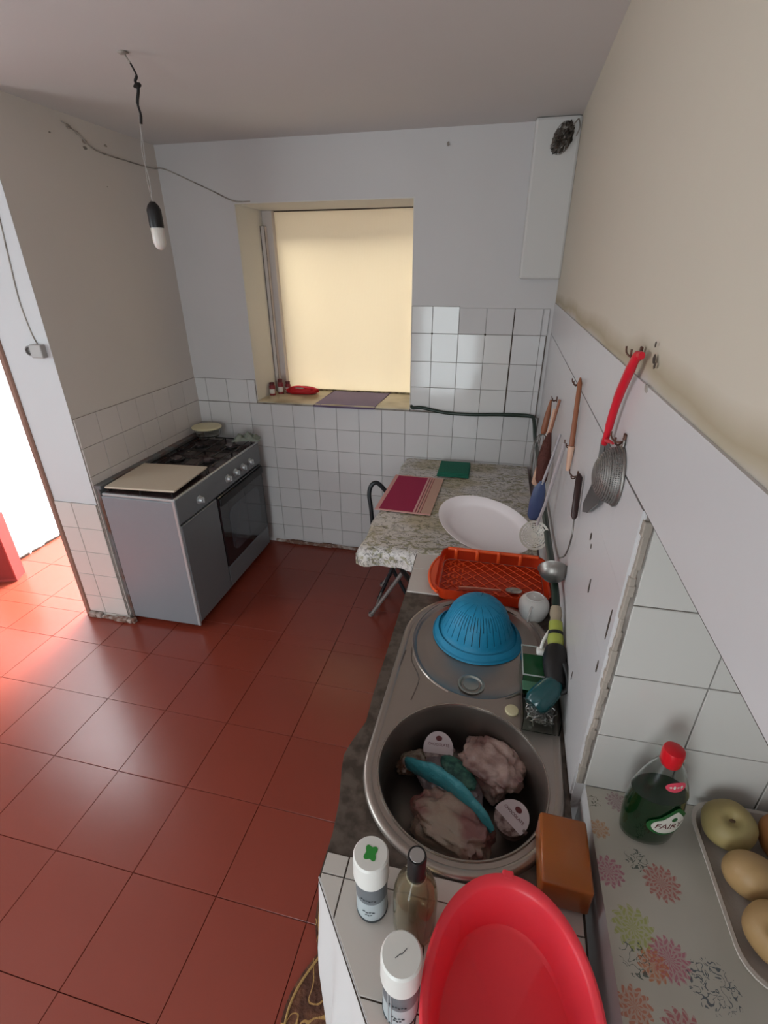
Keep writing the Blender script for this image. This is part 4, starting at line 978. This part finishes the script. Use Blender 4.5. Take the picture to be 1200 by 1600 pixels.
def tub(c, rot, tilt, lab, words):
    t = thing('dessert_tub', lab, 'tub', c, group='dessert tubs in the sink')
    mx = Matrix.Translation(V(c)) @ Matrix.Rotation(rot, 4, 'Z') @ Matrix.Rotation(tilt, 4, 'X')
    part(B().lathe([(0, 0), (.027, 0), (.0345, .036), (.0345, .040), (0, .040)], (0, 0, 0), 32, mx=mx), 'tub', TUBBROWN, t, .6)
    half = [(.036 * math.cos(a), .040 * math.sin(a)) for a in [math.radians(-14 + 208 * k / 24) for k in range(25)]]
    part(B().prism(half, .0402, .042, mx), 'lid', TUBLID, t)
    part(B().prism([(.0335 * math.cos(a), .0335 * math.sin(a)) for a in [math.radians(190 + 160 * k / 20) for k in range(21)]], .0402, .0415, mx).box((.030, -.002, .0402), (.041, .006, .042), .001, mx=mx), 'lid_picture', mat('lid_picture', '94807c', .4, var2='4d2f2b', vscale=70), t)
    for s, dy, tx in ((.0085, .010, words), (.0075, .001, 'CREAM')):
        if tx == 'CREAM': continue
        bmt = text_bm(tx, s, .0002)
        o = map_bm(bmt, lambda v: mx @ V((v.x, v.y + dy, v.z + .0423)), 'lettering', DARKRED); at_loc(o, t)
    part(B().lathe([(0, .0421), (.006, .0421), (.006, .0425), (0, .0425)], (0, 0, 0), 20, sx=1.3, mx=mx @ Matrix.Translation((0, .024, 0))), 'emblem', DARKRED, t)
    return t
tub((-.335, -2.137, .768), .05, .55, 'brown dessert tub with pale lid at the far left of the bowl', 'CHOCOLATE')
tub((-.160, -2.285, .765), -.75, .22, 'brown dessert tub with pale lid near the soap block', 'CHOCOLATE')

# ---- soap block, basin
o = B().box((-.040, -.059, 0), (.040, .060, .064), .005, 2).obj('soap_block', SOAP, None, .8); o.location = (-.0935, -2.424, ZS + .0045); o.rotation_euler = (0, 0, -.03)
tag(o, 'amber brown block of household soap at the near right of the sink', 'soap')
bc = V((-.188, -2.655, CZ + .0055))
t = thing('wash_basin', 'bright red oval plastic basin at the near end of the counter', 'basin', bc)
part(B().lathe([(0, 0), (.092, 0), (.097, .004), (.108, .082), (.1175, .088), (.1185, .091), (.115, .0925), (.108, .090), (.1045, .084), (.095, .0085), (.090, .0035), (0, .0035)], bc, 96, sx=1, sy=1.36), 'basin', REDP, t, .7)
part(B().box((bc.x - .012, bc.y + .152, bc.z + .084), (bc.x + .006, bc.y + .167, bc.z + .0925), .003, 2), 'lip_tab', REDP, t)

# ---- spray cans
def can(c, h, lab, mark):
    t = thing('spray_can', lab, 'spray can', c, group='white capped spray cans')
    r = .0262; cap = .052
    part(B().lathe([(0, 0), (r - .003, 0), (r, .003), (r, .007), (r - .0015, .008)], c, 36), 'bottom_rim', CANDARK, t, .6)
    part(B().lathe([(r - .0008, .007), (r - .0008, h * .36)], c, 36), 'pale_band', CANLIGHT, t, .6)
    part(B().lathe([(r - .0008, h * .36), (r - .0008, h - cap), (r - .006, h - cap + .004)], c, 36), 'grey_band', CANGREY, t, .6)
    part(B().lathe([(r + .0008, h - cap), (r + .0022, h - cap + .002), (r + .0015, h - .004), (r - .001, h - .0005), (0, h)], c, 40, cap0=True), 'cap', WHITEP, t, .6)
    bb = B()
    for z, n_, ww in ((h * .44, 6, .0032), (h * .22, 4, .0042), (h * .17, 3, .003)):   # print too small to read, as fine strokes
        for q in range(n_):
            a = math.radians(-88) + (q - n_ / 2) * (ww + .0012) / r
            p0, p1 = (V((c[0] + r * math.cos(aa), c[1] + r * math.sin(aa), c[2] + z + dz)) for aa, dz in ((a, 0), (a + ww / r, .0012 * (-1) ** q)))
            bb.tube([p0, p1], .0006, 4)
    part(bb, 'fine_print', INK, t)['kind'] = 'stuff'
    if mark == 'clover':
        part(B().prism([(c[0] + (.0098 + .0022 * math.cos(4 * a)) * math.cos(a + .75), c[1] + (.0110 + .0024 * math.cos(4 * a)) * math.sin(a + .75)) for a in [2 * PI * k / 40 for k in range(40)]], c[2] + h - .0004, c[2] + h + .0004), 'clover_mark', GREENINK, t)
    else:
        part(B().tube([(c[0] - .007, c[1] - .006, c[2] + h), (c[0] - .002, c[1] - .001, c[2] + h), (c[0] + .001, c[1], c[2] + h), (c[0] + .006, c[1] + .007, c[2] + h)], .0005, 5), 'scratch_mark', INK, t)
        part(B().box((c[0] - .0135, c[1] - .0245, c[2] + .01), (c[0] - .0125, c[1] - .0235, c[2] + h - cap)).box((c[0] - .0095, c[1] - .0262, c[2] + .01), (c[0] - .008, c[1] - .0252, c[2] + h - cap)), 'seam_line', CANLIGHT, t)
can((-.403, -2.541, CZ + .0052), .150, 'white capped spray can with green clover, nearer the sink', 'clover')
can((-.3345, -2.652, CZ + .0052), .150, 'white capped spray can with scratched top, nearest the camera', 'scratch')
# ---- bottle
c = (-.3305, -2.552, CZ + .0052)
t = thing('glass_bottle', 'clear glass bottle with a black neck between the spray cans and basin', 'bottle', c)
part(B().lathe([(0, 0), (.030, 0), (.0335, .004), (.0345, .02), (.0345, .085), (.033, .105), (.027, .125), (.018, .140), (.0125, .150), (.0115, .165), (.0095, .165), (.0105, .150), (.016, .138), (.025, .122), (.031, .103), (.0325, .084), (.0325, .02), (.031, .007), (0, .005)], c, 44), 'glass', BROWNGLASS, t, .7)
part(B().lathe([(.0135, .143), (.0138, .160), (.0142, .188), (.0132, .193), (0, .193)], c, 32), 'black_neck', BLACK, t, .6)
part(B().lathe([(0, .1935), (.0105, .1933), (.0112, .1925)], c, 28), 'silver_top', mat('silver_disc', 'aba7a5', .4, metal=.6), t, .6)
part(B().lathe([(.0145, .139), (.0143, .145)], c, 32), 'white_neck_band', LABELW, t, .6)

# ---- niche: oilcloth, bottle, fruit tray
o = B().grid(lambda u, v: V((-.038 + u * .535, -3.3 + v * 1.022, NZ0 + .0025 + .0012 * noise.noise(V((u * 9, v * 22, 1))))), 60, 100, .001).obj('niche_oilcloth', NICHECLOTH, None, 1.2); tag(o, 'flower printed oilcloth covering the niche shelf', 'oilcloth')
fb = V((.052, -2.346, NZ0 + .0045))
t = thing('dish_soap_bottle', 'half full bottle of dark green washing-up liquid with red cap', 'bottle', fb, rz=0)
rz = .12; MB_ = Matrix.Translation(fb) @ Matrix.Rotation(rz, 4, 'Z')
prof = [(0, 0), (.040, 0), (.045, .004), (.047, .015), (.050, .05), (.050, .085), (.0465, .112), (.039, .140), (.030, .165), (.020, .184), (.0165, .190)]
def at_h(z):
    for (r0, z0), (r1, z1) in zip(prof[1:], prof[2:]):
        if z0 <= z <= z1: return r0 + (r1 - r0) * (z - z0) / max(z1 - z0, 1e-6)
    return prof[-1][0]
SYB = .66
part(B().lathe([(r * .96, z + .001) for r, z in prof[:7] if r > 0] + [(.0450, .115), (0, .115)], (0, 0, 0), 48, sy=SYB, mx=MB_, cap0=True), 'green_liquid', GREENLIQ, t, .7)
part(B().lathe([(.0458, .1155), (.039, .140), (.030, .165), (.020, .184), (.0165, .190), (.0150, .190), (.0185, .182), (.0285, .163), (.0375, .138), (.0443, .1155)], (0, 0, 0), 48, sy=SYB, mx=MB_), 'clear_shoulder', CLEARPL, t, .7)
part(B().lathe([(.0140, .180), (.0160, .184), (.0168, .206), (.0155, .212), (.009, .215), (0, .216)], (0, 0, 0), 32, mx=MB_), 'cap', mat('red_cap', 'c41420', .3), t, .6)
def surf(x, z, off):   # front face of the oval bottle
    r = at_h(z); xx = max(-r * .98, min(r * .98, x)); y = -SYB * math.sqrt(max(r * r - xx * xx, 0)) - off
    return MB_ @ V((xx, y, z))
lc = (.013, .066)
def onb(bmt, off, nm, m):
    o = map_bm(bmt, lambda v: surf(v.x + lc[0], v.y + lc[1], off + max(v.z, 0)), nm, m); at_loc(o, t)
def shape_bm(poly, depth=.0003):
    bm = bmesh.new(); cx = sum(p[0] for p in poly) / len(poly); cy = sum(p[1] for p in poly) / len(poly); prev = None; n = len(poly)
    rings = [[bm.verts.new((cx + (x - cx) * k, cy + (y - cy) * k, depth)) for x, y in poly] for k in (1, .75, .5, .25)]
    cv = bm.verts.new((cx, cy, depth))
    for a, b_ in zip(rings, rings[1:]):
        for i in range(n): bm.faces.new((a[i], a[(i + 1) % n], b_[(i + 1) % n], b_[i]))
    for i in range(n): bm.faces.new((rings[-1][i], rings[-1][(i + 1) % n], cv))
    return bm
def drop(s, n=40):
    out = []
    for k in range(n):
        a = 2 * PI * k / n; x, y = .026 * s * math.cos(a), .017 * s * math.sin(a)
        if y > 0: y = y + .016 * s * max(0, 1 - abs(x - .008) / (.020 * s)) ; 
        out.append((x, y))
    return out
onb(shape_bm(drop(1.35)), .0004, 'green_shield', LABELG)
onb(shape_bm(drop(1.08)), .0008, 'white_shield', LABELW)
onb(shape_bm([(.006 + .005 * math.cos(2 * PI * k / 16), .017 + .005 * math.sin(2 * PI * k / 16)) for k in range(16)]), .0012, 'shield_emblem', LABELG)
onb(text_bm('FAIRY', .0178, .0002, .18), .0012, 'lettering', DARKRED)
lc = (.008, .152)
onb(shape_bm([(.017 * math.cos(2 * PI * k / 24), .009 * math.sin(2 * PI * k / 24)) for k in range(24)]), .0006, 'red_sticker', LABELR)
bb = bmesh.new(); bb.free()
for k in range(4): onb(shape_bm([(-.009 + k * .006 + .0022 * math.cos(2 * PI * q / 10), .003 * math.sin(2 * PI * q / 10) * (1 if k % 2 else .5)) for q in range(10)]), .001, 'sticker_mark', LABELW)
# fruit tray
t = thing('fruit_tray', 'white foam tray holding round tan fruit in the niche', 'tray', (.235, -2.42, NZ0 + .0045))
b = B(); rings = []
for d, z in ((-.022, .004), (-.012, .006), (-.004, .020), (0, .028), (.006, .029), (.006, .026), (-.001, .022), (-.010, .003), (-.022, .0)):
    rings.append([b.bm.verts.new((x, y, NZ0 + .0045 + z)) for x, y in rrect(.134 - d, -2.555 - d, .335 + d, -2.292 + d, .045 + d * .5, 6)])
for a, c_ in zip(rings, rings[1:]):
    for i in range(len(a)): b.bm.faces.new((a[i], a[(i + 1) % len(a)], c_[(i + 1) % len(a)], c_[i]))
b.bm.faces.new(rings[0]); b.bm.faces.new(rings[-1])
part(b, 'tray', FOAM, t, .8)
def fruit(c, r, m, tilt, lab, seed):
    bb = B(); prof = []
    n = 40
    for i in range(n + 1):
        a = -PI / 2 + PI * i / n; rad = math.cos(a); z = math.sin(a) * .86
        if i > n * .5: z -= .36 * math.exp(-(rad / .30) ** 2)
        prof.append((max(rad, 0) * r if 0 < i < n else 0, z * r))
    bb.lathe(prof, c, 40, mx=tilt.to_matrix().to_4x4(), wob=lambda a, j: 1 + .025 * math.sin(a * 2 + seed) + .015 * math.sin(a * 5 + seed * 2))
    t2 = thing('round_fruit', lab, 'fruit', c, group='tan fruit in the foam tray')
    part(bb, 'flesh', m, t2, 1.2)
    q = tilt.to_matrix() @ V((0, 0, r * .52))
    part(B().blob(V(c) + q, (r * .12, r * .07, r * .06), 2, .4, 3, seed), 'stem_scar', mat('stem_scar', '5a4432', .9), t2, 1)
F1 = mat('green_tan_skin', '958758', .55, var2='a08c5c', vscale=9, bump=.1, bscale=50); F2 = mat('tan_skin', 'a58459', .5, var=.1, vscale=12, bump=.1, bscale=50); F3 = mat('orange_skin', 'a06b3c', .5, var=.1, vscale=12)
zf = NZ0 + .012
fruit((.180, -2.336, zf + .036), .041, F1, Euler((.30, -.12, 0)), 'greenish tan fruit with a dimple at the far end of the tray', 1)
fruit((.184, -2.415, zf + .0345), .039, F2, Euler((-1.2, .8, 0)), 'smooth tan fruit in the middle of the tray, dimple hidden', 2)
fruit((.186, -2.494, zf + .036), .041, F2, Euler((.35, -.35, 0)), 'tan fruit with dark dimple at the near end of the tray', 3)
fruit((.262, -2.345, zf + .035), .040, F3, Euler((.5, .3, 0)), 'orange brown fruit partly seen at the right of the tray', 4)
fruit((.268, -2.43, zf + .034), .039, F2, Euler((.2, .6, 0)), 'tan fruit in the second row near the right picture edge', 5)

# ---- utensils on the right wall
def hook(y, z, kind=0):
    b = B(); p = rw(y, z, .005); hs = .72
    b.box(rw(y - .005, z - .011, .008), rw(y + .005, z + .011, .0045), .001)
    for s in (-1, 1): b.tube(spline([p + V((-.003, 0, -.004)) * hs, p + V((-.016, s * .012, -.010)) * hs, p + V((-.026, s * .022, -.002)) * hs, p + V((-.028, s * .026, .012)) * hs]), .0017, 6)
    return b.obj('wall_hook', HOOKM, None, .8)
for y, z, lab in ((-.88, 1.362, 'brown double wall hook farthest along the right wall'), (-1.44, 1.540, 'brown wall hook holding the top of the long wooden rod'), (-1.50, 1.372, 'brown double wall hook holding the skimmer'), (-1.69, 1.350, 'brown double wall hook holding the ladle'), (-2.065, 1.712, 'small wall hook holding the red handled knife'), (-2.085, 1.572, 'small wall hook holding the wire sieve')):
    o = hook(y, z); tag(o, lab, 'hook', 'wall hooks')
def T(lab, nm, cat, p): return thing(nm, lab, cat, p)
# long wooden rod
t = T('long brown wooden rod hanging between two wall hooks', 'wooden_rod', 'rod', rw(-1.42, 1.45, .03))
part(B().tube([wp(907, 590, .014), wp(906, 599, .014), wp(893, 697, .014)], [.002, .0065, .0075], 10), 'rod', COPPER, t, .9)
part(B().tube([wp(893, 697, .014), wp(887, 735, .014)], [.010, .006], 8), 'bristle_end', PEACH, t, .9)
# brush on first hook
t = T('wooden handled whisk hanging on the farthest wall hook', 'wire_whisk', 'whisk', rw(-.88, 1.25, .03))
part(B().tube([(-.050, -.89, 1.362), (-.055, -.90, 1.31), (-.063, -.91, 1.24), (-.064, -.91, 1.225)], [.004, .011, .013, .010], 10), 'handle', COPPER, t, .8)
b = B()
for k in range(5):
    a = PI * k / 5; r = .034
    b.tube([(-.068 + math.cos(a) * r * math.sin(s) ** .8 * (1 if s <= PI else 1) * sg, -.92 + math.sin(a) * r * math.sin(s) * sg, 1.225 - .20 * (1 - math.cos(s)) / 2) for sg, s in [(1, PI * i / 12) for i in range(13)] + [(-1, PI * (12 - i) / 12) for i in range(1, 13)]], .0013, 5)
part(b, 'wire_loops', OLDSTEEL, t, .9)
# pale wooden spatula
t = T('pale wooden spatula hanging from the farthest hook in front of the brush', 'wooden_spatula', 'spatula', (-.06, -.98, 1.2))
part(B().tube([(-.040, -.97, 1.345), (-.05, -.99, 1.25), (-.062, -1.0, 1.14)], [.006, .008, .011], 8, flat=.6), 'handle', PEACH, t, .8)
part(B().tube([(-.062, -1.0, 1.14), (-.068, -1.0, 1.09), (-.072, -1.0, 1.04), (-.072, -1.0, 1.03)], [.011, .018, .020, .014], 12, flat=.3), 'blade', PEACH, t, .8)
# red brown brush
t = T('red brown bristle brush hanging on the right wall behind the rod', 'bottle_brush', 'brush', rw(-1.08, 1.2, .04))
part(B().tube([rw(-1.05, 1.40, .012), rw(-1.06, 1.27, .03)], .005, 8), 'handle', COPPER, t, .8)
part(B().tube([rw(-1.06, 1.275, .03), rw(-1.07, 1.24, .036), rw(-1.09, 1.18, .040), rw(-1.11, 1.10, .042), rw(-1.12, 1.065, .040)], [.006, .016, .025, .022, .008], 14), 'bristles', REDBROWN, t, .8)
# blue ladle / turner
t = T('blue grey plastic serving spoon hanging low beside the skimmer', 'serving_spoon', 'spoon', (-.1, -1.36, 1.14))
part(B().tube([(-.060, -1.36, 1.36), (-.075, -1.37, 1.28), (-.095, -1.38, 1.19)], .0045, 8), 'handle', mat('pale_handle', '9a9294', .4), t, .8)
part(B().tube([(-.095, -1.38, 1.20), (-.100, -1.38, 1.17), (-.104, -1.38, 1.12), (-.108, -1.38, 1.07), (-.108, -1.38, 1.055)], [.008, .020, .024, .020, .010], 14, flat=.3), 'spoon_head', NAVY, t, .8)
# skimmer
t = T('white perforated skimmer hanging over the dish drainer', 'slotted_skimmer', 'skimmer', (-.09, -1.45, 1.03))
part(B().tube([(-.062, -1.50, 1.375), (-.070, -1.48, 1.29), (-.085, -1.455, 1.15), (-.098, -1.435, 1.065)], [.006, .006, .005, .005], 8, flat=.5), 'handle', mat('pale_handle2', 'a99f9f', .35), t, .8)
b = B(); mx = Matrix.Translation((-.100, -1.425, 1.018)) @ Matrix.Rotation(math.radians(62), 4, 'X') @ Matrix.Rotation(.15, 4, 'Z')
b.lathe([(.050 * k / 14, -.012 * math.cos(PI / 2 * k / 14)) for k in range(15)], seg=56, mx=mx, skip=lambda j, k: j in (3, 5, 7, 9, 11) and (k % (14 // [0, 0, 0, 2, 0, 2, 0, 2, 0, 7, 0, 7][j] if j < 12 and [0, 0, 0, 2, 0, 2, 0, 2, 0, 7, 0, 7][j] else 7) == 0) or j in (3, 5, 7, 9, 11) and k % 4 == (j // 2) % 4)
bmesh.ops.recalc_face_normals(b.bm, faces=b.bm.faces); bmesh.ops.solidify(b.bm, geom=list(b.bm.faces), thickness=.0015)
part(b, 'perforated_disc', mat('skimmer_white', 'c3b9ad', .35), t, .9)
# ladle
t = T('steel ladle with black handle hanging over the tap end of the sink', 'soup_ladle', 'ladle', (-.07, -1.72, 1.06))
part(B().tube([wp(905, 741, .016), wp(905, 746, .016), wp(897, 806, .016), wp(897, 811, .016)], [.004, .0082, .0082, .004], 10), 'handle', DARKBROWN, t, .9)
lb = V((-.078, -1.765, 1.098))
part(B().tube(spline([wp(897, 808, .016), wp(893, 840, .016), lb + V((.026, .012, .045)), lb + V((.012, .016, .030))], 6), .0022, 8), 'shaft', OLDSTEEL, t, .9)
mx = Matrix.Translation(lb) @ Matrix.Rotation(math.radians(12), 4, 'Y') @ Matrix.Rotation(math.radians(-66), 4, 'X') @ Matrix.Scale(1.18, 4)
b = B().lathe([(0, -.028), (.012, -.027), (.022, -.022), (.030, -.012), (.0335, 0), (.035, .001), (.0325, .0005), (.029, -.011), (.021, -.020), (0, -.026)], seg=36, mx=mx)
part(b, 'ladle_bowl', OLDSTEEL, t, .8)
# knife
t = T('knife with a curved red handle hanging highest on the right wall', 'kitchen_knife', 'knife', rw(-1.98, 1.5, .02))
part(B().tube(spline([wp(1003, 556, .014), wp(996, 556, .016), wp(986, 575, .018), wp(969, 613, .018), wp(957, 648, .018), wp(948, 680, .018), wp(944, 693, .018)], 4), [.006] * 4 + [.0085] * 4 + [.0095] * 6 + [.0088] * 5 + [.0075] * 5 + [.007], 12, flat=.8), 'handle', REDH, t, .9)
part(B().tube([wp(948, 688, .018), wp(958, 693, .018)], [.005, .002], 6), 'guard', REDH, t, .9)
poly = [(941, 686), (947, 692), (943, 715), (946, 740), (945, 765), (935, 788), (918, 801), (911, 800), (912, 786), (922, 765), (930, 745), (936, 715)]
b = B(); lo = [wp(x, y, .0125) for x, y in poly]; hi = [q + V((-.0018, 0, 0)) for q in lo]
va = [b.bm.verts.new(q) for q in lo]; vb = [b.bm.verts.new(q) for q in hi]; b.bm.faces.new(va[::-1]); b.bm.faces.new(vb)
for i in range(len(va)): b.bm.faces.new((va[i], va[(i + 1) % len(va)], vb[(i + 1) % len(va)], vb[i]))
part(b, 'blade', BLADE, t)
# sieve
t = T('round wire sieve hanging flat against the right wall below the knife', 'wire_sieve', 'sieve', rw(-2.085, 1.508, .02))
cs = rw(-2.086, 1.506, .007); e1 = V((RS, 1, 0)).normalized(); e2 = V((0, 0, 1)); e3 = V((-1, RS, 0)).normalized()
mx = Matrix(((e1.x, e2.x, e3.x, cs.x), (e1.y, e2.y, e3.y, cs.y), (e1.z, e2.z, e3.z, cs.z), (0, 0, 0, 1)))
b = B().lathe([(.052 * math.sin(PI / 2 * k / 32), .040 * math.cos(PI / 2 * k / 32)) for k in range(33)], seg=180, mx=mx, skip=lambda j, k: j > 7 and j % 2 == 0 and k % 2 == 0)
part(b, 'mesh_bowl', MESHM, t, 1.2)
part(B().tube([mx @ V((.053 * math.cos(a), .053 * math.sin(a), 0)) for a in [2 * PI * k / 48 for k in range(48)]], .003, 8, closed=True), 'rim', OLDSTEEL, t, 1)
part(B().tube([mx @ V((-.004, .052, 0)), mx @ V((-.006, .066, 0)), mx @ V((.006, .066, 0)), mx @ V((.004, .052, 0))], .002, 6), 'hanging_loop', OLDSTEEL, t, 1)

# ---- rug on the floor beside the counter
def rug():
    pts = []
    for i in range(60):
        s = i / 59; y = -2.08 - s * .75
        x = -.655 + .02 * math.sin(s * 5) - .040 * abs(math.sin(s * PI * 3.1 + .2)) - .02 * s
        if s < .05: x += .10 * (1 - s / .05)
        pts.append((x, y))
    return pts + [(-.49, -2.83), (-.49, -2.08)]
rm = mat('rug_brown', '4e2f22', .95, var2='6b4430', vscale=26, bump=.8, bscale=90)
nt = rm.node_tree; b_ = nt.nodes['Principled BSDF']; src = b_.inputs['Base Color'].links[0].from_socket
tc = N(nt, 'ShaderNodeTexCoord'); nz = N(nt, 'ShaderNodeTexNoise'); nz.inputs['Scale'].default_value = 7; nz.inputs['Detail'].default_value = 1; nz.inputs['Distortion'].default_value = 1.2
nt.links.new(tc.outputs['Object'], nz.inputs[0])
ln = M_(nt, 'LESS_THAN', M_(nt, 'ABSOLUTE', M_(nt, 'SUBTRACT', nz.outputs[0], .5)), .012)
nt.links.new(MIX(nt, ln, src, lin('a8824e')), b_.inputs['Base Color'])
t = thing('patterned_rug', 'dark brown rug with golden scroll outlines on the floor by the counter', 'rug', (-.58, -2.4, 0))
o = fill_plate('pile', ccw(rug()), [], .0005, .009, rm); at_loc(o, t)
part(B().tube([(x + .012, y, .010) for x, y in rug()[3:59]], .0035, 6), 'golden_outline', mat('gold_thread', 'a8854f', .8), t, 1)
